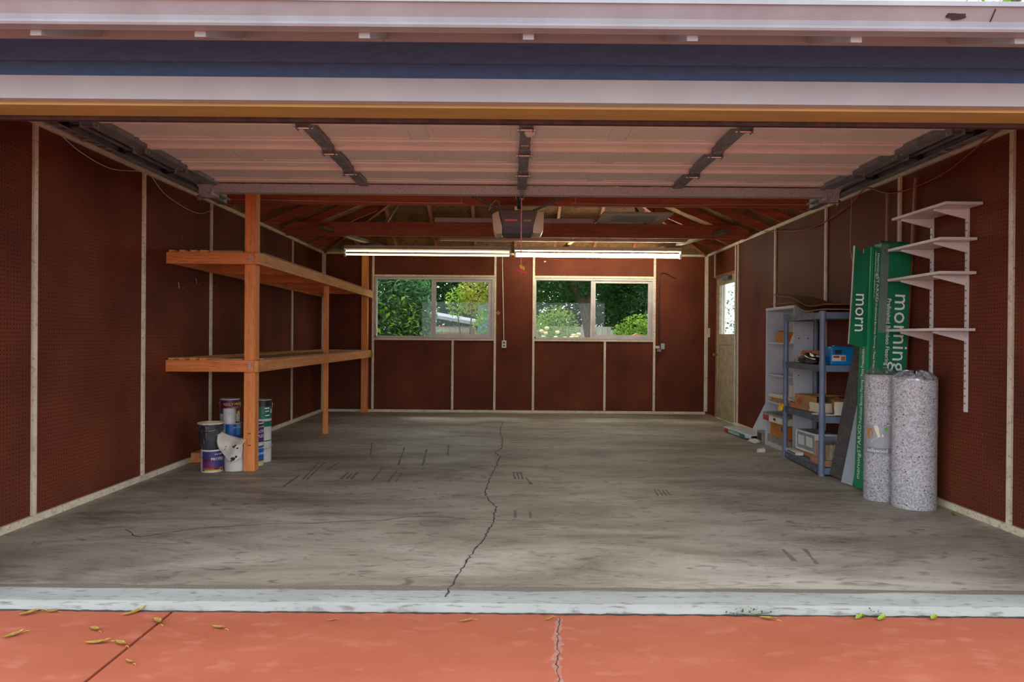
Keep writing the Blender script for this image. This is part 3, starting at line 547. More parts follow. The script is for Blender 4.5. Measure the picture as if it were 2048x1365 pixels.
obj('release_cord', MB().tube([(.078, 5.72, 2.39), (.078, 5.72, 2.1), (.079, 5.72, 1.69)], .005, 6), 'redrope', op)
obj('warning_tag', MB().prism([(.066, 5.716, 1.760), (.078, 5.716, 1.765), (.112, 5.716, 1.742), (.106, 5.716, 1.715), (.085, 5.716, 1.728), (.068, 5.716, 1.742)], (0, -.003, 0)), 'yellow', op)
obj('pull_handle', MB().prism([(.035, 5.705, 1.712), (.038, 5.705, 1.730), (.128, 5.705, 1.706), (.124, 5.705, 1.683)], (0, .02, 0)), 'redhandle', op, bevel=.004)

def fluo(x0, x1, y, z, label, lit, gap):
    f = thing('fluorescent_light', label, 'ceiling light', ((x0+x1)/2, y, z), group='long fluorescent lights over the windows')
    obj('housing', MB().prism([(x0, y-.065, z+.125), (x0, y+.05, z+.125), (x0, y+.05, z+.088), (x0, y-.065, z+.088)], (x1-x0, 0, 0)), 'fixture', f)
    obj('reflector', MB().prism([(x0, y-.075, z+.074), (x0, y-.060, z+.084), (x0, y+.06, z+.084), (x0, y+.075, z+.074), (x0, y+.075, z+.077), (x0, y+.06, z+.087), (x0, y-.060, z+.087), (x0, y-.075, z+.077)], (x1-x0, 0, 0)), 'fixture', f)
    for e in (x0, x1-.012): obj('end_cap', MB().box(e, e+.012, y-.065, y+.05, z-.03, z+.125), 'fixture', f, bevel=.003)
    for dy, dz in ((-.045, gap), (-.045, -.006)):
        tb = obj('lamp_tube', MB().tube([(x0+.03, y+dy, z+dz), (x1-.03, y+dy, z+dz)], .011 if gap > .04 else .016, 14), lit, f)
        for e in (x0+.014, x1-.03): obj('socket', MB().box(e, e+.016, y+dy-.014, y-.008, z+dz-.014, z+dz+.014), 'white', tb)
    for e in (x0+.25, x1-.25): obj('hanging_wire', MB().tube([(e, y, z+.125), (e, y+.02, z+.27)], .003, 6), 'dgalv', f)
    return f
fluo(-2.415, -.005, 9.88, 2.345, 'long two-tube fluorescent light above the window beside the wooden shelves', 'tubedim', .046)
fluo(.035, 2.445, 9.88, 2.345, 'bright long fluorescent light above the window beside the door', 'tube', .020)
sf = thing('light_housing', 'unlit pale strip light housing lying across the rear tie beam', 'ceiling light', (.05, 8.76, 2.62))
obj('housing', MB().box(-.97, 1.04, 8.67, 8.80, 2.621, 2.675), 'fixture', sf, bevel=.004); obj('end_cap', MB().box(-.982, -.97, 8.672, 8.798, 2.622, 2.673), 'fixture', sf)
pl = thing('cabinet_front', 'pale framed cabinet panel lying flat on the rear tie beam', 'panel', (1.45, 8.3, 2.63))
zt = 2.623; f = MB()
f.box(1.07, 1.90, 8.02, 8.13, zt, zt+.022).box(1.07, 1.90, 8.75, 8.85, zt, zt+.022).box(1.07, 1.21, 8.13, 8.75, zt, zt+.022).box(1.76, 1.90, 8.13, 8.75, zt, zt+.022)
obj('frame', f, 'fixture', pl, bevel=.002); obj('inset', MB().box(1.205, 1.765, 8.125, 8.755, zt+.010, zt+.020), 'white', pl)

# ================================================================ timber shelf along the left wall
sh = thing('timber_shelf', 'two-tier shelf of orange fir lumber built along the left pegboard wall', 'shelf', (-2.54, 8.1, 0))
obj('post', MB().box(-2.262, -2.167, 5.79, 5.882, 0, 2.56), 'firz', sh, bevel=.003)
obj('post', MB().box(-2.222, -2.166, 8.08, 8.118, 0, 1.752), 'firz', sh, bevel=.002)
obj('post', MB().box(-2.285, -2.19, 10.41, 10.50, 0, 2.44), 'firz', sh, bevel=.003)
for zt in (.942, 1.852):
    obj('front_board', MB().box(XL+.002, -2.167, 5.752, 5.789, zt-.098, zt), 'firx', sh, bevel=.003)
    obj('long_beam', MB().box(-2.165, -2.127, 5.752, 10.49, zt-.098, zt), 'firy', sh, bevel=.003)
    obj('wall_ledger', MB().box(XL+.019, XL+.055, 5.79, 10.49, zt-.098, zt), 'firy', sh)
    for y in (6.75, 7.72, 8.70, 9.65): obj('joist', MB().box(XL+.056, -2.166, y, y+.038, zt-.092, zt), 'firx', sh)
    for x, w in ((-2.89, .045), (-2.80, .045), (-2.71, .055), (-2.625, .06)): obj('deck_strip', MB().box(x, x+w, 5.757, 10.45, zt+.001, zt+.018), 'firy', sh)
    obj('deck_sheet', MB().box(-2.53, -2.265, 5.757, 10.40, zt+.001, zt+.015).box(-2.265, -2.13, 5.884, 10.40, zt+.001, zt+.015), 'ply', sh)
    obj('steel_tie', MB().box(-2.205, -2.190, 5.748, 5.752, zt-.075, zt-.02), 'galv', sh)
for z in (.22, .32): obj('nail', MB().tube([(-2.2, 5.79, z), (-2.215, 5.765, z+.004)], .003, 5), 'black', sh)

# ---------------------------------------------------------------- paint cans
def can(name, label, cat, x, y, z, r, h, bands=(), texts=(), body='canmetal', ang=-1.18, ears=True, lid='tin', group='paint cans by the shelf post', bail=None):
    t = thing(name, label, cat, (x, y, z), group=group)
    obj('body', MB().lathe([(0, 0), (r*.97, 0), (r, .006), (r, h-.006), (r*1.015, h-.003), (r*.99, h)], seg=36), body, t, local=True, smooth=True)
    obj('lid', MB().lathe([(0, h-.008), (r*.80, h-.008), (r*.84, h), (r*.99, h)], seg=36), lid, t, local=True, smooth=True)
    for z0, z1, m, a0, a1 in bands: obj('label_band', MB().lathe([(r+.0006, z0*h), (r+.0006, z1*h)], seg=28, a0=ang+a0, a1=ang+a1), m, t, local=True, smooth=True)
    for s, size, zz, m, da in texts: text('lettering', s, size, m, t, (0, 0, zz*h), (1, 0, 0), (0, 0, 1), 'CENTER', .95, (r, ang+da))
    if ears:
        for sgn in (1, -1):
            a = ang+sgn*PI/2; e = obj('handle_ear', MB().lathe([(0, 0), (.012, 0), (.010, .006), (0, .008)], seg=12), 'tin', t, local=True)
            e.location = (math.cos(a)*r, math.sin(a)*r, h*.80); e.rotation_euler = (PI/2, 0, a+PI/2)
        P = []
        for k in range(13):
            u = -PI/2+PI*k/12; a = ang+u; rr = r+.007+.004*math.cos(u); P.append((math.cos(a)*rr, math.sin(a)*rr, h*.80-(bail if bail else .10)*math.cos(u)))
        obj('wire_bail', MB().tube(P, .0016, 5), 'steel', t, local=True)
    return t
G = .19
can('paint_can', 'white paint can with indigo and orange label under the black pail', 'paint can', -2.532, 5.80, 0, .088, G, [(.06, .93, 'cindigo', -.95, 1.3), (.20, .62, 'cmaroon', -.95, .2), (.12, .22, 'corange', -.95, 1.3), (.06, .12, 'cyellow', -.7, .9)], [('PROTECT', .034, .58, 'print_white', .72), ('KELLY-MOORE', .014, .80, 'print_white', .75)], bail=.05)
bk = thing('pail', 'black plastic pail with a dried cream paint rim on a paint can', 'pail', (-2.55, 5.81, G))
obj('body', MB().lathe([(0, 0), (.082, 0), (.086, .004), (.098, .20), (.104, .203), (.104, .212), (.097, .214), (.094, .19), (.078, .01), (0, .01)], seg=36), 'pail', bk, local=True, smooth=True)
obj('dried_lid', MB().lathe([(0, .196), (.085, .204), (.098, .218), (.104, .222), (.106, .212), (.099, .206)], seg=36), 'lidcream', bk, local=True, smooth=True)
for sgn in (-1, 1): obj('handle_lug', MB().box(sgn*.104-.012, sgn*.104+.012, -.014, .014, .165, .20), 'pail', bk, local=True, bevel=.003)
obj('wire_bail', MB().tube([(math.cos(a)*.112, -abs(math.sin(a))*.112, .18-.02*math.sin(a)) for a in [k*PI/12 for k in range(13)]], .002, 5), 'steel', bk, local=True)
wp = can('white_pail', 'plain white plastic pail half hidden by the rag', 'pail', -2.356, 5.86, 0, .089, .21, (), (), ears=False, lid='canmetal')
can('paint_can', 'plain white paint can hidden behind the rag under the blue can', 'paint can', -2.475, 6.055, 0, .084, G, ears=False)
can('paint_can', 'blue splash-label paint can behind the rag', 'paint can', -2.475, 6.055, G, .084, G, [(.25, .97, 'cblue', -.6, 1.5), (.45, .97, 'clblue', .55, 1.5)], [('KELLY-MOORE', .014, .8, 'print_white', .7)], ears=False)
can('sample_can', 'small plain white can with coloured dabs standing on the blue can', 'paint can', -2.48, 6.03, 2*G, .054, .125, [(.62, .78, 'rag', -.3, .5)], (), ears=False, lid='canmetal')
can('paint_can', 'white paint can at the floor of the rear stack by the wall', 'paint can', -2.60, 6.33, 0, .084, G, ears=False)
can('paint_can', 'white paint can in the middle of the rear stack by the wall', 'paint can', -2.60, 6.33, G, .084, G, ears=False)
can('paint_can', 'maroon label paint can with yellow lettering and a rainbow stripe topmost by the wall', 'paint can', -2.60, 6.33, 2*G, .086, G, [(.40, .95, 'cmaroon', -1.25, 1.4), (.28, .40, 'cblue', -1.25, .0), (.28, .40, 'cmaroon', .0, .4), (.28, .40, 'cgreen', .4, .8), (.28, .40, 'cyellow', .8, 1.4)], [('KELLY-MOORE', .034, .74, 'print_yellow', .55), ('PAINTS', .022, .58, 'print_yellow', .55)])
can('paint_can', 'blue label paint can with a yellow stripe on the floor right of the post', 'paint can', -2.285, 6.08, 0, .085, G, [(.22, .93, 'cblue', -1.3, 1.5), (.10, .22, 'cyellow', -1.3, 1.5)], [('PREMIUM', .030, .56, 'print_white', .75), ('KELLY-MOORE', .013, .82, 'print_white', .85)], ears=False)
can('paint_can', 'purple label paint can stacked on the blue one right of the post', 'paint can', -2.285, 6.08, G, .085, G, [(.10, .95, 'cpurple', -1.3, 1.5)], [('ACRY', .036, .60, 'print_white', .80), ('PLEX', .036, .38, 'print_white', .80), ('KELLY-MOORE', .013, .82, 'print_white', .8)], ears=False)
can('paint_can', 'all-white paint can on the floor farthest right in the cluster', 'paint can', -2.283, 6.27, 0, .085, G, (), (), bail=.03)
can('paint_can', 'white paint can with a green top band farthest right in the cluster', 'paint can', -2.283, 6.27, G, .085, G, [(.70, .97, 'cgreen', -1.3, 1.5), (.0, .05, 'cgreen', -1.3, 1.5)], (), ears=False)
can('paint_can', 'black and green label paint can topmost right of the post', 'paint can', -2.283, 6.27, 2*G, .086, G, [(.68, .97, 'black', -1.3, 1.5), (.08, .68, 'cgreen', -1.3, 1.5), (.34, .54, 'print_white', .95, 1.35), (.56, .62, 'print_white', .25, .8), (.42, .47, 'print_white', .3, .75), (.22, .27, 'print_white', .3, .85)], [])
rg = thing('paint_rag', 'paint-stained white cotton rag draped from the black pail over the white pail', 'rag', (-2.40, 5.78, .1))
def ragf(u, v):
    x = -2.475+.235*u; top = .345-.06*u-.03*math.sin(3*u); z = top-v*(.145+.05*math.sin(2.8*u)); y = 5.752-.012*math.sin(9*u+2*v)+.010*math.sin(7*v+3*u)-.012*v
    if v < .25: y += (.25-v)*.30
    return (x+.03*v*math.sin(2+3*u), y, z)
obj('cloth', MB().grid(ragf, 26, 18), 'rag', rg, thick=.004, smooth=True)
for u, v, s in ((.35, .45, .005), (.33, .55, .004), (.70, .32, .012), (.76, .26, .009), (.85, .40, .009), (.72, .86, .020), (.66, .93, .008), (.82, .80, .012), (.30, .62, .004)):
    c = Vector(ragf(u, v)); obj('paint_stain', MB().prism([c+Vector((math.cos(a)*s*(1+.3*math.sin(3*a)), -.006, math.sin(a)*s*.8)) for a in [k*2*PI/9 for k in range(9)]], (0, .002, 0)), 'paintspot', rg)
tag(obj('lumber_offcut', MB().box(-2.885, -2.79, 6.17, 6.55, 0, .088), 'firy', bevel=.003), 'short fir lumber offcut on the floor by the left wall', 'lumber')
# ================================================================ right side: wall shelves, cartons, rolls
ws = thing('wall_shelf', 'white four-board wall shelf on slotted standards above the felt rolls', 'shelf', (3.0, 4.7, .65))
for y, z0 in ((4.905, .86), (4.525, .68)):
    sd_ = obj('standard', MB().box(XR-.016, XR-.001, y-.013, y+.013, z0, 2.03), 'whiteshelf', ws, bevel=.002)
    z = z0+.05; mb = MB()
    while z < 1.98: mb.box(XR-.0172, XR-.0155, y-.007, y-.003, z, z+.012).box(XR-.0172, XR-.0155, y+.003, y+.007, z, z+.012); z += .05
    o = obj('slots', mb, 'slot', sd_); o['kind'] = 'stuff'
for zt, y0, y1 in ((2.045, 4.365, 4.985), (1.825, 4.415, 5.03), (1.605, 4.42, 5.03), (1.235, 4.425, 5.03)):
    obj('shelf_board', MB().box(2.772, XR-.017, y0, y1, zt-.018, zt), 'whiteshelf', ws, bevel=.002)
    for y in (4.905, 4.525):
        obj('bracket', MB().prism([(XR-.017, y-.006, zt-.019), (2.80, y-.006, zt-.019), (2.80, y-.006, zt-.032), (XR-.017, y-.006, zt-.085)], (0, .012, 0)), 'whiteshelf', ws, bevel=.002)

def carton(name, label, loc, rot, w, d, h, group):
    t = thing(name, label, 'carton', loc, rot, group=group)
    return t
tB = carton('flooring_carton', 'wide green flooring carton standing on end behind the felt rolls', (2.70, 5.10, .012), (0, .034, 0), .225, .10, 1.87, 'green flooring cartons')
obj('box', MB().box(0, .225, 0, .10, 0, 1.87), 'green', tB, local=True, bevel=.002)
obj('top_flap', MB().hexa([(.0, -.002, 1.868), (.225, -.002, 1.868), (.225, .04, 1.89), (.0, .04, 1.89), (.0, -.002, 1.871), (.225, -.002, 1.871), (.225, .04, 1.893), (.0, .04, 1.893)]), 'green', tB, local=True)
obj('clear_tape', MB().box(-.0006, .06, -.0012, -.0004, 1.2, 1.86), 'film', tB, local=True)
dn, rt = (0, 0, -1), (1, 0, 0)
text('big_lettering', 'morning', .165, 'print_white', tB, (.168, 0, 1.50), dn, rt, wx=1.06)
text('lettering', 'Prefinished Bamboo Flooring | Pisos Preacabados de Bambú', .043, 'print_white', tB, (.075, 0, 1.46), dn, rt)
lf = (0, -1, 0)
text('lettering', 'morningSTARXD', .052, 'print_white', tB, (0, .032, 1.80), dn, lf)
text('lettering', '1-800-HARDWOOD | morningstarbamboo.com', .018, 'print_white', tB, (0, .072, 1.82), dn, lf)
text('lettering', 'Prefinished Bamboo Flooring / Pisos Preacabados de Bambú / Planchers de Bambou Préverni', .034, 'print_white', tB, (0, .036, 1.42), dn, lf, wx=.85)
text('lettering', '1-800-HARDWOOD | morningstarbamboo.com', .022, 'print_white', tB, (0, .06, .36), dn, lf, wx=.7)
tA = carton('flooring_carton', 'torn green flooring carton leaning beside the dark planks with an open flap', (2.69, 5.21, .010), (0, .030, 0), .24, .12, 1.86, 'green flooring cartons')
obj('box', MB().box(0, .24, 0, .12, 0, 1.86), 'lgreen', tA, local=True, bevel=.002)
up, yy = (0, 0, 1), (0, 1, 0)
text('lettering', 'morningSTARXD', .070, 'print_white', tA, (0, .065, .07), up, yy, wx=.85)
text('lettering', 'Prefinished Bamboo Flooring | Pisos Preacabados de Bambú | Planchers de Bambou Préverni', .058, 'print_white', tA, (0, .06, .50), up, yy, wx=.50)
text('lettering', '1-800-HARDWOOD | morningstarbamboo.com', .034, 'print_white', tA, (0, .05, 1.40), up, yy, wx=.62)
fl = obj('torn_flap', MB().prism([(-.005, .004, 1.855), (-.055, .002, 1.845), (-.056, -.006, 1.80), (-.14, -.03, 1.855), (-.142, -.03, 1.50), (-.155, -.034, 1.11), (-.05, -.01, 1.085), (-.004, .004, 1.10)], (0, .004, 0)), 'green', tA, local=True)
obj('flap_edge', MB().prism([(-.14, -.032, 1.857), (-.1402, -.024, 1.857), (-.155, -.028, 1.11), (-.168, -.038, 1.11), (-.158, -.036, 1.50), (-.153, -.034, 1.857)], (0, .005, 0)), 'whitecarton', fl, local=True)
text('big_lettering', 'morn', .135, 'print_white', fl, (-.078, -.030, 1.50), dn, rt, wx=1.0)

def roll(label, x, y, r, h, wrapped):
    t = thing('underlay_roll', label, 'roll', (x, y, 0), group='grey felt underlay rolls')
    obj('felt', MB().lathe([(0, 0), (r*.97, 0), (r, .01), (r, h-.01), (r*.97, h), (r*.3, h+.002), (r*.25, h-.05), (0, h-.05)], seg=44), 'felt', t, local=True, smooth=True)
    sp = []
    for k in range(90): a = k*.33; rr = r*.28+(r*.68)*k/90; sp.append((math.cos(a)*rr, math.sin(a)*rr, h+.003))
    obj('coil_edge', MB().tube(sp, .002, 4), 'steel', t, local=True)
    rn = random.Random(int(x*100)); mb = MB()
    def crown(u, v):
        a = u*2*PI; rr = r*(1.012-.75*v*v); return (math.cos(a)*rr, math.sin(a)*rr, h-.012+.05*math.sin(v*1.5)+.012*math.sin(9*a+5*v)*v+.006*math.sin(23*a)*v)
    obj('plastic_end', MB().grid(crown, 60, 8), 'film' if wrapped else 'filmgrey', t, local=True)
    if wrapped:
        obj('plastic_wrap', MB().lathe([(r+.003, .004), (r+.004, h*.3), (r+.003, h*.6), (r+.004, h-.005)], seg=44), 'film', t, local=True, smooth=True)
        a0 = -3.0
        lb = obj('paper_label', MB().lathe([(r+.0052, .34), (r+.0052, .545)], seg=20, a0=a0, a1=a0+1.75), 'labelgrey', t, local=True)
        def patch(nm, m, pts, dz=.0062): obj(nm, MB().add([(math.cos(a0+a)*(r+dz), math.sin(a0+a)*(r+dz), z) for a, z in pts], [tuple(range(len(pts)))]), m, lb, local=True)
        patch('label_band', 'labeldark', [(.05+.1*k, .345) for k in range(17)]+[(1.65-.1*k, .385) for k in range(17)])
        patch('label_picture', 'creamtile', [(.55, .54), (.75, .545), (1.15, .47), (.9, .45), (.35, .415), (.5, .44), (.8, .46)], .0068)
        patch('label_picture', 'carton2', [(.12, .49), (.22, .52), (.45, .52), (.55, .49), (.35, .45), (.18, .44)], .0066)
        patch('label_picture', 'lgreen2', [(1.15, .525), (1.3, .535), (1.4, .52), (1.28, .505)], .0066)
        text('lettering', 'bellawood', .038, 'print_white', t, (0, 0, .364), (1, 0, 0), (0, 0, 1), 'LEFT', .9, (r+.006, a0+.12))
    return t
M['filmgrey'] = pm('crumpled_film', srgb(214, 214, 220), srgb(120, 120, 128), 40, .2, .3, .8)
M['labelgrey'] = pm('label_grey', srgb(160, 162, 168), srgb(146, 148, 154), 10, .4); M['labeldark'] = pm('label_dark', srgb(128, 130, 136), srgb(118, 120, 126), 10, .4); M['lgreen2'] = pm('label_green', srgb(110, 170, 80), srgb(90, 150, 60), 10, .4)
roll('plain grey speckled felt underlay roll nearest the door opening', 2.805, 4.735, .139, .895, False)
roll('plastic-wrapped grey felt underlay roll with a picture label', 2.688, 4.955, .107, .905, True)

def plank(label, p, q, w, th, wd, m, group, edge=True):
    """board from p to q, width direction wd"""
    p, q = Vector(p), Vector(q); t = thing('plank' if m != 'white' else 'white_board', label, 'plank', p, group=group); d = (q-p).normalized(); a = Vector(wd); a = (a-d*a.dot(d)).normalized(); n = a.cross(d).normalized()
    v = lambda s, e, k: (p+(q-p)*k)+a*(s*w/2)+n*(e*th/2)
    obj('board', MB().hexa([v(-1, -1, 0), v(1, -1, 0), v(1, 1, 0), v(-1, 1, 0), v(-1, -1, 1), v(1, -1, 1), v(1, 1, 1), v(-1, 1, 1)]), m, t)
    if edge: obj('raw_edge', MB().hexa([v(1, -1.02, 0), v(1.06, -1.02, 0), v(1.06, 1.02, 0), v(1, 1.02, 0), v(1, -1.02, 1), v(1.06, -1.02, 1), v(1.06, 1.02, 1), v(1, 1.02, 1)]), 'plankedge', t)
    return t
plank('dark flooring plank nearest the plastic rack', (2.715, 5.66, .012), (2.865, 5.50, 1.30), .135, .012, (.45, -1, 0), 'plankdark', 'dark planks leaning by the rack')
plank('dark flooring plank nearest the green cartons', (2.765, 5.59, .012), (2.925, 5.45, 1.28), .135, .012, (.45, -1, 0), 'plankdark', 'dark planks leaning by the rack')
plank('wide white board leaning low against the green carton', (2.685, 5.43, .008), (2.80, 5.42, .62), .10, .012, (.5, -1, 0), 'white', 'white boards by the cartons', False)
plank('narrow white board wedged behind the wide white one', (2.735, 5.41, .008), (2.83, 5.40, .58), .08, .010, (.5, -1, 0), 'white', 'white boards by the cartons', False)
for lb, p, q, r in (('thin upright wood strip standing between batten and rack', (2.985, 5.43, .0), (2.985, 5.43, 2.33), .012), ('slanting wood strip leaning behind the wide green carton', (3.013, 5.28, .0), (3.013, 5.10, 2.37), .012)):
    t = tag(obj('wood_strip', MB().beam(p, q, r*1.2, r*2, (0, 1, 0)), 'stick', bevel=.002), lb, 'wood strip', 'wood strips on the right wall')

# ================================================================ plastic rack and its load
TH = .0651; RX, RY, RL, RW = 2.64, 5.78, .922, .285; TIER = [.07, .505, .94, 1.39]
def S(lx, ly, z): return (RX+lx*math.cos(TH)+ly*math.sin(TH), RY-lx*math.sin(TH)+ly*math.cos(TH), z)
rk = thing('plastic_rack', 'blue-grey four-tier plastic rack loaded with tiles and boxes', 'rack', (RX, RY, 0), (0, 0, -TH))
for lx, ly in ((0, 0), (RW, 0), (0, RL), (RW, RL)):
    po = obj('post', MB().lathe([(0, 0), (.026, 0)] + [p for z0, z1 in zip(TIER[:-1], TIER[1:]) for p in ((.026, z0), (.028, z0+.01), (.024, z0+.03), (.024, z1-.06), (.028, z1-.045))] + [(.028, 1.40), (0, 1.405)], (lx, ly, 0), 18), 'shelfblue', rk, local=True, smooth=True)
for z in TIER:
    mb = MB().box(0, RW, 0, RL, z-.012, z-.004)
    tr = obj('tier', mb.box(.02, RW-.02, -.014, -.004, z-.055, z).box(.02, RW-.02, RL+.004, RL+.014, z-.055, z), 'shelfblue', rk, local=True, bevel=.001)
    for lx in (-.012, RW+.004):
        obj('rail', MB().box(lx, lx+.008, .025, RL-.025, z-.010, z).box(lx, lx+.008, .025, RL-.025, z-.055, z-.047).box(lx+.003, lx+.006, .025, RL-.025, z-.047, z-.010), 'shelfshade', tr, local=True)
        n = 12; mb = MB()
        for k in range(n):
            a, b = .03+(RL-.06)*k/n, .03+(RL-.06)*(k+1)/n; zz = (z-.047, z-.010) if k % 2 else (z-.010, z-.047)
            mb.beam((lx+.0025, a, zz[0]), (lx+.0025, b, zz[1]), .005, .006, (1, 0, 0))
        obj('lattice', mb, 'shelfblue', tr, local=True)
def bxthing(name, label, cat, ctr, sz, mat, rz=0, group=None, bevel=.002, rot=None):
    """one-mesh box-like thing with its base at ctr"""
    o = obj(name, MB().box(-sz[0]/2, sz[0]/2, -sz[1]/2, sz[1]/2, 0, sz[2]), mat, bevel=bevel); o.location = ctr; o.rotation_euler = rot or (0, 0, rz); return tag(o, label, cat, group)
# --- third tier: tool case, printed carton, clay tiles, black bag
z = .9405
cs = thing('tool_case', 'bright blue plastic tool case on the upper rack shelf', 'case', S(.178, .10, z), (0, 0, -TH+.06))
obj('shell', MB().box(-.105, .105, -.075, .075, 0, .155), 'casblue', cs, local=True, bevel=.010)
obj('seam_ridge', MB().box(-.108, .108, -.006, .006, .004, .158), 'casblue', cs, local=True); obj('handle', MB().box(-.05, .0, -.018, .018, .155, .162).box(-.055, -.045, -.018, .018, .15, .166), 'casblue', cs, local=True, bevel=.002)
obj('latch_recess', MB().box(-.075, -.015, -.0765, -.0745, .095, .13), 'print_dark', cs, local=True)
sl = obj('sticker', MB().box(-.095, .02, -.0772, -.0752, .035, .085), 'whitecarton', cs, local=True)
obj('red_strip', MB().box(-.085, -.035, -.0782, -.0771, .062, .078), 'print_red', sl, local=True); obj('sticker_picture', MB().box(-.02, .015, -.078, -.0771, .038, .075), 'carton', sl, local=True)
pc = thing('printed_carton', 'white printed carton under clay tiles on the upper rack shelf', 'carton', S(.165, .585, z), (0, 0, -TH)); obj('box', MB().box(-.095, .095, -.27, .27, 0, .078), 'whitecarton', pc, local=True, bevel=.003)
for k in range(6): obj('print_line', MB().box(-.0958, -.0951, .03+.03*(k % 3), .24, .062-k*.010, .066-k*.010), 'print_dark', pc, local=True)
def tiles(n, label, x, y, z, sx, sy, th, mat, group, rz=0, jit=.006, seed=1, name='clay_tile', fan=0):
    rn = random.Random(seed); proto = None
    for k in range(n):
        if proto is None: o = proto = obj(name, MB().box(-sx/2, sx/2, -sy/2, sy/2, 0, th), mat, bevel=.0015)
        else: o = proto.copy(); col.objects.link(o)
        p = S(x+rn.uniform(-jit, jit)+fan*k, y+rn.uniform(-jit, jit), z+k*(th+.0005)); o.location = p; o.rotation_euler = (0, 0, -TH+rz+rn.uniform(-.03, .03)); tag(o, (['lowest ', 'second ', 'third ', 'topmost '] if n == 4 else ['lowest ', 'middle ', 'topmost '] if n == 3 else [''])[k]+label, 'tile', group)
tiles(3, 'orange clay tile stacked on the white printed carton', .165, .54, z+.0785, .15, .42, .012, 'terracotta', 'clay tiles on the printed carton')
def lump(name, label, cat, ctr, sz, mat, seed, rz=0, n=18):
    rn = random.Random(seed); ph = [rn.uniform(0, 6) for _ in range(6)]
    def fn(u, v):
        a = u*2*PI; b = (v-.5)*PI; r = 1+.14*math.sin(3*a+ph[0]+2*b)+.10*math.sin(7*a+ph[1])*math.cos(b)+.08*math.sin(5*b+ph[2]+4*a)
        return (sz[0]/2*r*math.cos(b)*math.cos(a), sz[1]/2*r*math.cos(b)*math.sin(a), max(0, sz[2]*(.42+.52*r*math.sin(b))))
    o = obj(name, MB().grid(fn, n*2, n), mat, smooth=True); o.location = ctr; o.rotation_euler = (0, 0, rz); return tag(o, label, cat)
lump('plastic_bag', 'crumpled black plastic bag on the upper rack shelf', 'bag', S(.024, .37, z+.001), (.082, .52, .095), 'bagblack', 5, -TH)
# --- second tier: open box, loose tiles, paper bag, yellow rag
z = .5055
ob = thing('open_carton', 'open brown carton with a red oval logo and white tiles on the middle rack shelf', 'carton', S(.15, .52, z), (0, 0, -TH+.15))
obj('box', MB().box(-.11, .11, -.19, .19, 0, .006).box(-.11, -.104, -.19, .19, .006, .135).box(.104, .11, -.19, .19, .006, .135).box(-.104, .104, .184, .19, .006, .135), 'carton', ob, local=True)
obj('lid_flap', MB().hexa([(-.11, -.12, .135), (.12, -.23, .150), (.12, .19, .140), (-.11, .19, .135), (-.11, -.12, .139), (.12, -.23, .154), (.12, .19, .144), (-.11, .19, .139)]), 'carton', ob, local=True)
rg_ = obj('red_oval', MB().tube([(-.1108, .10+.035*math.cos(a), .075+.028*math.sin(a)) for a in [k*2*PI/20 for k in range(21)]], .004, 5), 'print_red', ob, local=True)
text('logo_lettering', 'ISE', .03, 'print_red', ob, (-.1105, .10, .075), (0, -1, 0), (0, 0, 1), 'CENTER')
tiles(4, 'white tile sticking out of the open brown carton', .115, .30, z+.008, .14, .17, .020, 'creamtile', 'white tiles in the open carton', .15, .004, 3, 'white_tile')
tiles(4, 'orange clay tile piled at the far front of the middle rack shelf', +.075, .74, z, .10, .18, .011, 'terracotta', 'clay tiles on the middle shelf', .1, .010, 4)
tiles(1, 'cream tile lying flat at the front edge of the middle rack shelf', .06, .12, z, .11, .16, .010, 'creamtile', 'flat cream tile', .3, .0, 5, 'cream_tile')
pb = thing('paper_bag', 'open brown paper bag with a white tile on the middle rack shelf', 'bag', S(.205, .11, z), (0, 0, -TH))
obj('bag', MB().hexa([(-.05, -.05, 0), (.04, -.05, 0), (.04, .06, 0), (-.05, .06, 0), (-.075, -.075, .13), (.065, -.07, .115), (.06, .07, .14), (-.06, .07, .135)]), 'carton', pb, local=True)
obj('tile_face', MB().hexa([(-.085, -.072, .005), (.0, -.072, .005), (.0, -.064, .005), (-.085, -.064, .005), (-.095, -.090, .12), (-.02, -.090, .12), (-.02, -.080, .12), (-.095, -.080, .12)]), 'creamtile', pb, local=True)
lump('yellow_rag', 'yellow rag hanging at the far corner post of the rack', 'rag', S(-.045, .905, .46), (.05, .07, .075), 'yellow', 8)
# --- bottom tier: framed tile box, wrapped tiles, pink clay tiles, paper pack
z = .0705
fb = thing('framed_box', 'blue-grey and white printed box standing at the back of the bottom rack shelf', 'box', S(.18, .60, z+.045), (0, 0, -TH+.10))
obj('box', MB().box(-.10, .10, -.20, .20, 0, .185), 'framepic', fb, local=True, bevel=.003)
obj('white_border', MB().box(-.08, .098, -.206, -.2005, 0, .018).box(-.08, .098, -.206, -.2005, .167, .185).box(-.10, -.08, -.206, -.2005, 0, .185).box(.08, .10, -.206, -.2005, .018, .167), 'whitecarton', fb, local=True)
obj('white_border', MB().box(-.106, -.1005, -.20, .20, 0, .018).box(-.106, -.1005, -.20, .20, .167, .185).box(-.106, -.1005, -.20, -.18, .018, .167).box(-.106, -.1005, .18, .20, .018, .167), 'whitecarton', fb, local=True)
for y in (-.13, .03): obj('picture', MB().box(-.103, -.1005, y, y+.12, .05, .14), 'whitecarton', fb, local=True)
tag(obj('cardboard_tray', MB().box(-.105, .10, -.22, .22, 0, .044), 'carton', bevel=.002), 'low brown tray under the blue-grey printed box', 'tray')  .location = S(.18, .60, z); bpy.data.objects['cardboard_tray'].rotation_euler = (0, 0, -TH+.05)
tiles(4, 'pinkish clay tile in the bottom stack of the rack', .14, .17, z, .24, .29, .013, 'terrapink', 'pink clay tiles on the bottom shelf', 0, .006, 6)
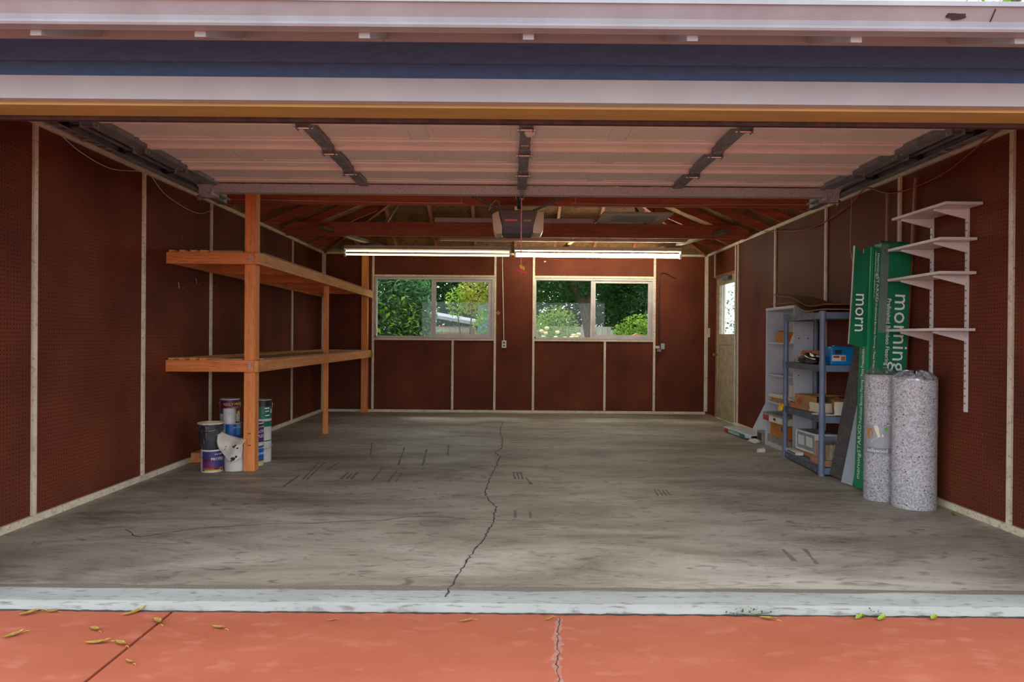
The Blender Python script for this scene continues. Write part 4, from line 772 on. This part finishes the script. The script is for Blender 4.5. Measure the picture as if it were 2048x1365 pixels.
bxthing('wrapped_bundle', 'shrink-wrapped tan tile bundle on the pink clay tiles', 'tile bundle', S(.15, .18, z+.0545), (.20, .24, .13), 'wrap', -TH+.06)
pp = thing('paper_packet', 'green and white paper packet at the far front of the bottom rack shelf', 'packet', S(.025, .74, z), (0, 0, -TH)); obj('paper', MB().box(-.03, .04, -.14, .14, 0, .03), 'whitecarton', pp, local=True, bevel=.003); obj('green_band', MB().box(-.0312, .0, -.12, .10, .006, .022), 'cgreen', pp, local=True)

# ================================================================ grey bookcase behind the rack
BX, BY0, BY1, BZ = 2.812, 6.78, 7.53, 1.50
bc = thing('bookcase', 'grey laminate bookcase with curved shelves against the right wall', 'bookcase', (2.92, 7.15, 0))
XB = XR-.02
obj('side_panel', MB().box(BX, XB, BY0, BY0+.02, 0, BZ-.03), 'bookcase', bc, bevel=.003); obj('side_panel', MB().box(BX, XB, BY1-.02, BY1, 0, BZ-.03), 'bookcase', bc, bevel=.003)
obj('top_panel', MB().box(BX-.004, XB, BY0-.004, BY1+.004, BZ-.03, BZ), 'bookcase', bc, bevel=.006); obj('back_panel', MB().box(XB-.008, XB-.001, BY0+.02, BY1-.02, .02, BZ-.03), 'bookcase', bc)
obj('plinth', MB().box(BX+.01, XB-.01, BY0+.02, BY1-.02, 0, .05), 'bookcase', bc)
for z in (.49, .785, 1.125): obj('shelf', MB().prism([(XB-.01, BY0+.021, z-.016), (BX+.02, BY0+.021, z-.016)] + [(BX+.02-.03*math.sin(PI*k/8), BY0+.021+(BY1-BY0-.042)*k/8, z-.016) for k in range(1, 8)] + [(BX+.02, BY1-.021, z-.016), (XB-.01, BY1-.021, z-.016)], (0, 0, .016)), 'bookcase', bc)
for k in range(9):
    for x in (BX+.03,): obj('pin_hole', MB().lathe([(0, 0), (.004, 0), (.004, .001)], seg=8), 'holes', bc, local=True).location = Vector((x, BY1-.022, .62+k*.07))-bc.location
for o in [o for o in bc.children if o.name.startswith('pin_hole')]: o.rotation_euler = (PI/2, 0, 0)
for x, z in ((BX+.05, 1.17), (BX+.14, 1.17), (BX+.05, .80)):
    o = obj('cam_hole', MB().lathe([(0, 0), (.007, 0), (.007, .001)], seg=10), 'holes', bc, local=True); o.location = Vector((x, BY0-.0005, z))-bc.location; o.rotation_euler = (PI/2, 0, 0)
cb = thing('small_carton', 'small open tan carton with papers on the top bookcase shelf', 'carton', (2.90, 7.16, 1.1255)); obj('box', MB().box(-.07, .08, -.13, .13, 0, .11), 'carton2', cb, local=True, bevel=.003)
obj('paper', MB().hexa([(-.04, -.10, .11), (.05, -.10, .11), (.05, -.06, .11), (-.04, -.06, .11), (-.07, -.14, .17), (.02, -.14, .19), (.02, -.13, .19), (-.07, -.13, .17)]), 'whitecarton', cb, local=True); obj('paper', MB().box(-.06, .05, .0, .10, .11, .125), 'kraft', cb, local=True)
tag(obj('white_sheet', MB().hexa([(2.845, 6.84, 1.126), (2.93, 6.83, 1.126), (2.93, 6.95, 1.126), (2.845, 6.97, 1.126), (2.85, 6.85, 1.235), (2.93, 6.84, 1.225), (2.93, 6.86, 1.225), (2.85, 6.87, 1.235)]), 'whitecarton'), 'white paper wedge beside the tan carton on the top bookcase shelf', 'paper')
for k, (m, y, d, h, lb) in enumerate((('greytile', 7.10, .62, .018, 'grey board lying lowest on the middle bookcase shelf'), ('carton2', 7.12, .50, .03, 'flat orange packet between boards on the middle bookcase shelf'), ('creamtile', 7.14, .58, .016, 'cream board above the orange packet in the bookcase'), ('whitecarton', 7.2, .46, .02, 'white flat box topmost in the bookcase board pile'))):
    bxthing('flat_board', lb, 'board', (2.895, y, .4905+sum((.0185, .0305, .0165, .0205)[:k])), (.15, d, h), m, .02*k)
bxthing('white_tile_stack', 'tilted white tile pack leaning on the middle bookcase shelf', 'tile', (2.90, 6.87, .578), (.13, .14, .11), 'creamtile', rot=(0, .0, .1))
bxthing('orange_carton', 'orange cardboard carton in the bottom of the bookcase', 'carton', (2.885, 7.16, .131), (.15, .42, .155), 'carton2', .0)
tg = obj('dark_label', MB().box(BX-.0025, BX-.0015, 6.98, 7.05, .21, .255), 'print_dark'); tag(tg, 'small dark label on the orange carton in the bookcase', 'label'); bpy.data.objects.remove(tg)
oc = bpy.data.objects['orange_carton']; o = obj('dark_label', MB().box(-.0765, -.0752, -.16, -.09, .07, .115), 'print_dark', oc, local=True)
fb2 = thing('barcode_box', 'flat white box with a barcode on top of the orange carton', 'box', (2.86, 7.12, .287)); obj('box', MB().box(-.10, .09, -.30, .33, 0, .062), 'whitecarton', fb2, local=True, bevel=.003); obj('brown_end', MB().box(-.1012, -.0995, .16, .33, .002, .06), 'print_red', fb2, local=True)
for k in range(7): obj('barcode_bar', MB().box(-.1014, -.1003, -.02+k*.009, -.02+k*.009+.005*(1+k % 2*.5), .022, .045), 'print_dark', fb2, local=True)
bxthing('thin_board', 'grey thin board on top of the barcode box', 'board', (2.86, 7.20, .3495), (.19, .52, .022), 'greytile', .02)
bxthing('tile_pack', 'grey tile pack at the base of the bookcase', 'tile pack', (2.89, 7.15, .0505), (.15, .62, .078), 'greytile')
gb = thing('grey_box', 'small grey box on the floor at the far end of the bookcase', 'box', (2.87, 7.66, 0)); obj('box', MB().box(-.07, .07, -.08, .08, 0, .13), 'greytile', gb, local=True, bevel=.002); obj('picture', MB().box(-.0715, -.07, -.06, .06, .02, .11), 'print_dark', gb, local=True)
tag(obj('leaning_sheet', MB().prism([(2.955, 7.77, .001), (2.955, 8.40, .001), (2.99, 7.76, .62), (2.99, 7.69, .62)], (.012, .0, 0)), 'bluesheet'), 'pale blue-white panel leaning on the wall beyond the bookcase', 'sheet')
# flattened cardboard on top of rack and bookcase
def sst(t): t = min(1, max(0, t)); return t*t*(3-2*t)
def sheet(name, label, fn, mat):
    return tag(obj(name, MB().grid(fn, 20, 4), mat, thick=.006), label, 'cardboard')
sheet('cardboard_sheet', 'bent brown cardboard sheet lying lowest on the rack top', lambda u, v: (2.60+.27*u+(.39-.27*u)*v, 5.70+1.80*u, 1.412+.11*sst((u-.25)/.35)+.07*max(0, u-.6)**1.2), 'carton')
sheet('cardboard_sheet', 'curled dark brown cardboard sheet uppermost on the rack', lambda u, v: (2.61+.27*u+(.385-.27*u)*v, 5.68+1.84*u, 1.452+.13*sst((u-.2)/.45)+.22*max(0, u-.6)**1.2), 'kraft')
# thinset bag, cup
tb = thing('mortar_bag', 'grey and green paper bag of tile adhesive lying on the floor by the door', 'bag', (2.815, 8.22, 0), (0, 0, .05))
def bag(u, v):
    a = v*2*PI; c, s = math.cos(a), math.sin(a); w = .13*(1-.35*abs(2*u-1)**6); h = .034*(1-.5*abs(2*u-1)**8); e = .45
    return (w*math.copysign(abs(c)**e, c), -.43+.86*u, .036+h*math.copysign(abs(s)**e, s)+.003*math.sin(20*u)*max(0, s))
obj('sack', MB().grid(bag, 30, 24), 'bagplastic', tb, local=True, smooth=True)
obj('green_label', MB().box(-.1335, -.128, -.34, .22, .016, .058), 'cgreen', tb, local=True); obj('red_label', MB().box(-.1340, -.128, .18, .29, .016, .058), 'print_red', tb, local=True)
text('lettering', 'Sunstone', .075, 'print_white', tb, (-.1342, .15, .038), (0, -1, 0), (0, 0, 1), wx=1.25)
lump('crumpled_paper', 'crumpled white paper at the near end of the adhesive bag', 'paper', (2.72, 7.62, .001), (.12, .16, .05), 'whitecarton', 11)
cp = thing('paper_cup', 'small white cup lying on the floor in front of the rack', 'cup', (2.515, 6.93, .026), (0, PI/2, .1)); obj('cup', MB().lathe([(0, 0), (.021, 0), (.026, .07), (.0245, .07), (.0195, .003), (0, .003)], seg=20), 'whitecarton', cp, local=True, smooth=True)

# ================================================================ cords and wall fittings
def cord(name, label, pts, r, mat, group=None):
    P = [Vector(p) for p in pts]; Q = []
    for i in range(len(P)-1):
        a, b, c, d = P[max(i-1, 0)], P[i], P[i+1], P[min(i+2, len(P)-1)]
        for k in range(8): t = k/8; Q.append(.5*((2*b)+(c-a)*t+(2*a-5*b+4*c-d)*t*t+(3*b-a-3*c+d)*t**3))
    Q.append(P[-1]); return tag(obj(name, MB().tube(Q, r, 6), mat, smooth=True), label, 'cord', group)
X = XR-.022
cord('extension_cord', 'orange extension cord swagged along the top of the right wall', [(X-.02, 3.5, 2.49), (X-.02, 3.9, 2.475), (X-.012, 4.26, 2.442), (X, 4.695, 2.331), (X, 5.10, 2.301), (X-.002, 5.45, 2.33), (X-.012, 5.783, 2.44), (X, 6.08, 2.362), (X, 6.67, 2.283), (X, 7.2, 2.31), (X, 7.663, 2.381), (X-.012, 8.1, 2.44)], .006, 'orangecord')
cord('thin_wire', 'thin white wire hanging behind the green cartons', [(X, 6.05, 2.42), (X, 6.06, 2.2), (X-.03, 6.0, 1.95), (X, 5.97, 1.75)], .002, 'whitecord')
X = XL+.022
cord('sensor_wire', 'thin white wire sagging along the top of the left wall', [(X+.01, 4.2, 2.44), (X, 4.324, 2.436), (X, 4.576, 2.369), (X, 4.918, 2.345), (X, 5.30, 2.42), (X+.01, 5.42, 2.43), (X, 5.7, 2.321), (X, 6.193, 2.27), (X, 6.5, 2.33), (X+.01, 6.655, 2.46)], .003, 'whitecord')
cord('sensor_wire', 'thin white wire stapled along the left half of the first tie beam', [(-2.85, 6.652, 2.46), (-2.8, 6.652, 2.478), (-1.8, 6.652, 2.470), (-1.0, 6.652, 2.462), (-.52, 6.652, 2.462), (-.495, 6.652, 2.47), (-.495, 6.652, 2.56)], .003, 'whitecord')
cord('sensor_wire', 'thin white wire stapled along the right half of the first tie beam', [(.62, 6.652, 2.56), (.62, 6.652, 2.475), (.66, 6.652, 2.466), (1.5, 6.652, 2.458), (2.2, 6.652, 2.470), (2.98, 6.652, 2.472)], .003, 'whitecord')
Y = YB-.012
cord('black_cord', 'black cord hanging on the back wall right of the window', [(2.54, Y, 2.09), (2.47, Y, 2.12), (2.40, Y, 2.16), (2.33, Y, 2.175), (2.285, Y, 2.12), (2.28, Y, 1.9), (2.275, Y, 1.6), (2.285, Y, 1.3), (2.28, Y, 1.08)], .007, 'black')
cord('thin_wire', 'thin red wire drooping over the right window', [(.36, Y, 2.40), (.8, Y, 2.365), (1.3, Y, 2.355), (1.8, Y, 2.37), (2.2, Y, 2.405)], .0025, 'orangecord')
cord('brown_cord', 'thin brown cord beside the far shelf post', [(-2.17, Y, 2.35), (-2.16, Y, 1.9), (-2.17, Y, 1.6), (-2.12, Y, 1.4), (-2.08, Y, 1.28), (-2.085, Y-.01, 1.12)], .004, 'stick')
ol = thing('wall_outlet', 'cream duplex outlet with conduit between the two windows', 'outlet', (-.107, YB, 1.05)); obj('plate', MB().box(-.142, -.072, YB-.03, YB-.001, 1.0, 1.115), 'batten', ol, bevel=.004); obj('conduit', MB().tube([(-.145, YB-.012, 2.42), (-.14, YB-.012, 2.2), (-.125, YB-.012, 1.7), (-.112, YB-.012, 1.116)], .007, 8), 'batten', ol)
for z in (1.035, 1.08): obj('socket', MB().box(-.122, -.092, YB-.0315, YB-.03, z-.012, z+.012), 'slot', ol)
ol = thing('power_box', 'metal outlet box with plugs right of the door-side window', 'outlet', (2.30, YB, 1.0)); obj('box', MB().box(2.31, 2.365, YB-.04, YB-.001, 1.0, 1.09), 'galv', ol, bevel=.003); obj('plug', MB().box(2.225, 2.285, YB-.05, YB-.02, 1.01, 1.05), 'whitecord', ol, bevel=.004); obj('plug', MB().box(2.25, 2.31, YB-.05, YB-.015, .96, 1.0), 'dgalv', ol, bevel=.004)
obj('lead', MB().tube([(2.27, YB-.02, .97), (2.25, YB-.02, .86), (2.27, YB-.02, .78)], .006, 6), 'black', ol)
sw = thing('light_switch', 'pale light switch on the wall beside the half-glass door', 'switch', (XR, 10.42, 1.25)); obj('plate', MB().box(XR-.022, XR-.0005, 10.38, 10.455, 1.19, 1.33), 'batten', sw, bevel=.004); obj('toggle', MB().box(XR-.032, XR-.022, 10.41, 10.425, 1.25, 1.275), 'white', sw)
tag(obj('paper_tag', MB().prism([(-.235, YB-.003, 1.54), (-.20, YB-.003, 1.505), (-.165, YB-.003, 1.54), (-.20, YB-.003, 1.575)], (0, -.003, 0)), 'carton'), 'small tan tag turned like a diamond between the windows', 'tag')
tag(obj('paper_note', MB().prism([(.50, YB-.002, 2.33), (.53, YB-.002, 2.33), (.53, YB-.002, 2.355), (.515, YB-.002, 2.34), (.50, YB-.002, 2.355)], (0, -.002, 0)), 'whitecarton'), 'tiny white scrap pinned above the right window', 'paper scrap')
for i, (y, z) in enumerate(((5.95, 1.56), (6.28, 1.62), (6.62, 1.63), (6.0, 1.98))):
    tag(obj('peg_hook', MB().tube([(XL, y, z+.05), (XL+.012, y, z+.05), (XL+.016, y, z), (XL+.05, y, z-.004), (XL+.055, y, z+.015)], .002, 5), 'tin'), ['wire peg hook nearest the doorway under the top shelf', 'second wire peg hook under the top shelf', 'wire peg hook beside the batten under the top shelf', 'wire peg hook above the top shelf'][i], 'hook', 'peg hooks on the left wall')

# ================================================================ leaves and weeds on the driveway
LV = [(-2.008,2.86,'d'),(-1.928,2.88,'d'),(-1.583,2.88,'d'),(-1.436,2.785,'d'),(-1.928,2.653,'d'),(-1.645,2.709,'d'),(-1.562,2.595,'d'),(-1.47,2.584,'d'),(-1.357,2.443,'d'),(-1.163,2.733,'d'),(-.731,2.819,'d'),(-.177,2.82,'d'),(.169,2.845,'d'),(1.089,2.86,'d'),(1.481,2.88,'g'),(1.571,2.87,'g'),(1.797,2.88,'g')]
LN = ['dry yellow leaf by the threshold nearest the left frame edge','curled dark leaf on the threshold left of the joint','long dry leaf along the threshold just left of the joint','dry leaf caught in the driveway joint','small dark curled leaf at the far left of the driveway','thin leaf left of the joint above the paired leaves','long dry leaf of the pair left of the joint','dry leaf touching the joint','upright greenish leaf right of the joint','small split leaf alone on the left driveway','tiny leaf scrap near the middle left of the driveway','crumpled star-shaped leaf near the centre threshold','thin leaf beside the patched crack','thin dry leaf under the larger weed','plump green leaf by the small weed','curled green leaf right of the small weed','broad green leaf on the right threshold']
for i, ((x, y, k), lb) in enumerate(zip(LV, LN)):
    rn = random.Random(i+20); L = rn.uniform(.05, .085)*(1.25 if i in (2, 6, 11) else 1)*(.6 if i == 10 else 1); w = L*rn.uniform(.22, .36); cu = rn.uniform(.15, .4)
    t = thing('fallen_leaf', lb, 'leaf', (x, y, -.029), (0, 0, rn.uniform(-.9, .9)), group='fallen leaves on the driveway')
    def lf_(u, v): s = math.sin(PI*min(1, u*1.02))**.7; q = (v-.5)*2; return ((u-.5)*L, q*w*.5*s, .003+abs(q)*s*w*cu+.012*(u-.4)**2*6*L/.06*.4)
    obj('blade', MB().grid(lf_, 10, 4), 'dryleaf' if k == 'd' else 'greenleaf', t, local=True, smooth=True)
    obj('stalk', MB().tube([(L*.48, 0, .005), (L*.62, .004, .004), (L*.75, .0, .003)], .0012, 5), 'dryleaf', t, local=True)
t = thing('fallen_leaf', 'yellow-green leaf litter at the foot of the near felt roll', 'leaf', (2.93, 4.50, .001), (0, 0, 1)); obj('blade', MB().grid(lambda u, v: ((u-.5)*.08, (v-.5)*.03*math.sin(PI*u), .003+.012*abs(v-.5)), 8, 4), 'greenleaf', t, local=True); obj('stalk', MB().tube([(.04, 0, .003), (.07, .01, .003)], .0012, 5), 'dryleaf', t, local=True)
for i, (x, y, n, s, lb) in enumerate(((1.03, 2.905, 46, .09, 'larger dusty green weed growing in the threshold crack'), (1.54, 2.905, 26, .05, 'smaller dusty green weed growing in the threshold crack'))):
    rn = random.Random(i+60); t = thing('weed', lb, 'weed', (x, y, -.03), group='weeds in the threshold'); mb = MB()
    for k in range(n):
        a = rn.uniform(0, 6.3); c = Vector((rn.gauss(0, s*.6), -abs(rn.gauss(0, .012)), rn.uniform(.004, .04))); r = rn.uniform(.006, .011); d = Vector((math.cos(a), math.sin(a)*.6, rn.uniform(-.2, .6))).normalized()*r; e = d.cross(Vector((.2, .3, 1))).normalized()*r*.5
        mb.add([c-d, c+e, c+d, c-e], [(0, 1, 2, 3)])
    tag(obj('foliage', mb, 'weed', t, local=True), None, None, kind='stuff'); obj('stem', MB().tube([(-s, 0, .012), (0, -.004, .004), (s, -.003, .016)], .0015, 5), 'weed', t, local=True)

# ================================================================ garden behind the windows
def foliage(n, ctr, rad, leaf, seed, shell=.55, droop=0, asp=.45):
    rn = random.Random(seed); mb = MB(); vs, fs = mb.v, mb.f
    for k in range(n):
        while True:
            p = Vector((rn.uniform(-1, 1), rn.uniform(-1, 1), rn.uniform(-1, 1)))
            if shell*.6 < p.length < 1: break
        p = Vector((p.x*rad[0], p.y*rad[1], p.z*rad[2]))+Vector(ctr); L = leaf*rn.uniform(.6, 1.3)
        d = Vector((rn.uniform(-1, 1), rn.uniform(-1, .4), rn.uniform(-.7-droop, .7-droop))).normalized(); s = d.cross(Vector((rn.uniform(-.5, .5), rn.uniform(-.5, .5), 1))).normalized(); nn = s.cross(d)*L*.12
        b = len(vs); vs += [tuple(p-d*L/2), tuple(p+s*L*asp/2+nn), tuple(p+d*L/2), tuple(p-s*L*asp/2+nn)]; fs += [(b, b+1, b+2), (b, b+2, b+3)]
    return mb
def plant(name, label, cat, base, stems, clumps, mat, group=None):
    t = thing(name, label, cat, base, group=group)
    for i, (n, c, r, lf, sd_) in enumerate(clumps): tag(obj('foliage', foliage(n, c, r, lf, sd_), mat if isinstance(mat, str) else mat[i], t), None, None, kind='stuff')
    for P, r0, r1 in stems: obj('trunk' if r0 > .06 else 'stem', MB().tube(P, [r0+(r1-r0)*k/(len(P)-1) for k in range(len(P))], 9), 'bark', t, smooth=True)
    return t
G0 = -.06
plant('citrus_shrub', 'broad-leaved shrub filling the left pane of the shelf-side window', 'shrub', (-2.35, 12.4, G0), [([(-2.35, 12.4, G0), (-2.3, 12.4, .6), (-2.5, 12.5, 1.6)], .04, .02), ([(-2.3, 12.4, .5), (-2.0, 12.35, 1.5)], .03, .015)], [(4600, (-2.2, 12.4, 1.6), (.85, .5, 1.05), .14, 1), (150, (-2.0, 12.0, 1.45), (.5, .25, .45), .13, 2)], ['leafA', 'leafC'])
plant('yellow_shrub', 'yellow-green arching shrub in the right pane of the shelf-side window', 'shrub', (-.95, 14.6, G0), [([(-.95, 14.6, G0), (-.9, 14.6, 1.0), (-.8, 14.6, 2.2)], .03, .01), ([(-.95, 14.6, .4), (-1.1, 14.5, 1.4), (-1.2, 14.5, 2.0)], .02, .008)], [(900, (-.75, 14.6, 2.05), (.42, .35, .45), .09, 3), (220, (-1.15, 14.4, 1.9), (.25, .2, .35), .09, 4), (420, (-.5, 14.2, 1.3), (.3, .3, .5), .11, 41)], ['leafD', 'leafC', 'leafC'])
plant('low_bush', 'pale weedy bush low behind the middle of the shelf-side window', 'shrub', (-1.75, 14.2, G0), [([(-1.75, 14.2, G0), (-1.7, 14.2, 1.0)], .02, .01)], [(700, (-1.75, 14.2, 1.05), (.45, .35, .35), .09, 5)], 'leafA')
plant('shade_tree', 'large dark tree with a leaning trunk seen through the door-side window', 'tree', (1.85, 15.2, G0), [([(1.9, 15.2, G0), (1.82, 15.2, 1.0), (1.62, 15.2, 1.9), (1.25, 15.1, 2.5), (.9, 15.0, 2.9)], .17, .06), ([(1.66, 15.2, 1.8), (1.9, 15.3, 2.6), (2.2, 15.3, 3.4)], .11, .05), ([(1.45, 15.15, 2.2), (1.7, 14.9, 2.9)], .06, .03)], [(6500, (1.2, 15.2, 2.95), (2.2, 1.2, 1.0), .14, 6), (3600, (2.85, 15.0, 2.0), (.85, .6, 1.0), .13, 7)], ['leafB', 'leafB'])
plant('bright_bush', 'bright green sunlit bush low in the left pane of the door-side window', 'shrub', (1.05, 16.5, G0), [([(1.05, 16.5, G0), (1.05, 16.5, 1.2)], .03, .01)], [(1900, (1.05, 16.5, 1.35), (.62, .45, .62), .08, 8)], 'leafC')
plant('bright_bush', 'bright green bush low in the right pane of the door-side window', 'shrub', (2.55, 13.4, G0), [([(2.55, 13.4, G0), (2.55, 13.4, 1.0)], .03, .01)], [(2200, (2.55, 13.4, 1.10), (.62, .4, .55), .08, 9)], 'leafC')
plant('hedge_tree', 'dark hedge tree far behind the shed roof', 'tree', (-2.6, 22, G0), [([(-2.6, 22, G0), (-2.6, 22, 3)], .15, .08)], [(9000, (-2.6, 22, 2.9), (2.9, 1.2, 2.9), .24, 10)], 'leafB')
plant('hedge_tree', 'dark hedge tree far behind the roses', 'tree', (3.4, 22.5, G0), [([(3.4, 22.5, G0), (3.4, 22.5, 3)], .15, .08)], [(9000, (3.4, 22.5, 2.9), (3.0, 1.2, 2.9), .24, 11)], 'leafB')
plant('hedge_tree', 'broad dark hedge tree farthest away behind the gap between the windows', 'tree', (.4, 26, G0), [([(.4, 26, G0), (.4, 26, 3)], .15, .08)], [(14000, (.4, 26, 3.0), (6.5, 1.0, 3.0), .30, 31)], 'leafB')
plant('side_hedge', 'green hedge seen through the glass of the side door', 'hedge', (4.85, 13.5, G0), [([(4.85, 13.5, G0), (4.85, 13.5, 1.6)], .05, .02)], [(3200, (5.15, 13.9, 1.5), (.85, .7, 1.5), .09, 12)], 'leafA')
plant('tall_tree', 'tall tree whose leaves peek over the gutter', 'tree', (8.4, 11.4, G0), [([(8.4, 11.4, G0), (8.4, 11.4, 4), (8.3, 11.3, 7.2)], .2, .06)], [(900, (8.35, 11.3, 7.6), (1.2, 1.0, 1.0), .17, 13)], 'leafC')
rb = thing('rose_bush', 'cream rose bush in front of the grey fence', 'rose bush', (1.0, 14.0, G0)); tag(obj('foliage', foliage(500, (1.0, 14.0, .9), (.7, .3, .35), .07, 14), 'leafA', rb), None, None, kind='stuff'); obj('stem', MB().tube([(1.0, 14, G0), (1.0, 14, .9)], .015, 6), 'bark', rb)
rn = random.Random(9)
for x, z in ((.62, 1.30), (.70, 1.26), (.72, 1.36), (.66, 1.18), (.90, 1.17), (.94, 1.28), (1.10, 1.16), (1.22, 1.17), (1.27, 1.22), (1.33, 1.18), (1.36, 1.24), (1.30, 1.15)):
    c = Vector((x, 13.85+rn.uniform(-.1, .1), z)); obj('bloom', MB().lathe([(0, -.035), (.025, -.03), (.044, -.005), (.046, .015), (.03, .034), (.02, .024), (.014, .036), (0, .03)], c, 10), 'rose', rb, smooth=True)
fn = thing('garden_fence', 'weathered grey board fence behind the rose bush', 'fence', (1.2, 18.6, G0)); pr = None
for k in range(30):
    if pr is None: pr = o = obj('picket', MB().box(0, .145, -.01, .01, 0, 1.55), 'fence', fn, local=True)
    else: o = pr.copy(); col.objects.link(o)
    o.parent = fn; o.location = (-1.9+k*.152, 0, 0)
obj('rail', MB().box(-1.95, 2.7, .012, .05, 1.2, 1.29), 'fence', fn, local=True)
hd = thing('garden_shed', 'low brown shed with a pale sloping roof in the garden', 'shed', (-1.5, 18.0, G0)); obj('wall', MB().box(-2.6, -.95, 17.6, 18.4, G0, 1.45), 'shed', hd); obj('roof', MB().hexa([(-2.7, 17.3, 1.78), (-.90, 17.3, 1.48), (-.9, 18.5, 1.58), (-2.7, 18.5, 1.88), (-2.7, 17.3, 1.86), (-.90, 17.3, 1.56), (-.9, 18.5, 1.66), (-2.7, 18.5, 1.96)]), 'shedroof', hd); obj('rafter_end', MB().box(-2.3, -1.0, 17.58, 17.6, 1.30, 1.42), 'fence', hd)
tr = thing('tarp_cover', 'blue tarp draped over a stand beside the shed', 'tarp', (-.55, 17.2, G0)); obj('cover', MB().grid(lambda u, v: (-.85+.8*u, 17.2+.05*math.sin(9*u+2*v), G0+.06+v*(1.95+.06*math.sin(5*u))), 14, 8), 'tarp', tr, thick=.01); obj('stand', MB().box(-.8, -.1, 17.28, 17.8, G0+.06, 1.9), 'fence', tr); obj('white_edge', MB().box(-.5, .0, 17.12, 17.15, 1.66, 1.76), 'white', tr)
bh = thing('bird_house', 'small garden bird table with a tan pitched roof', 'bird house', (2.32, 12.6, G0)); obj('pole', MB().tube([(2.32, 12.6, G0), (2.32, 12.6, 1.16)], .02, 8), 'bark', bh); obj('house', MB().box(2.26, 2.38, 12.54, 12.66, 1.16, 1.21), 'greyboard', bh); obj('pitched_roof', MB().prism([(2.21, 12.5, 1.21), (2.43, 12.5, 1.21), (2.32, 12.5, 1.262)], (0, .2, 0)), 'carton', bh)
obj('door_jamb', MB().box(XR+.056, XR+.12, 10.115, 10.139, 0, 2.06).box(XR+.12, XR+.14, 10.10, 10.23, 0, 2.15), 'stucco', bpy.data.objects['door_1'])
tag(obj('garden_wall', MB().box(3.4, 4.15, 13.3, 13.5, G0, 2.6), 'stucco'), 'white stucco garden wall seen through the side door glass', 'wall')
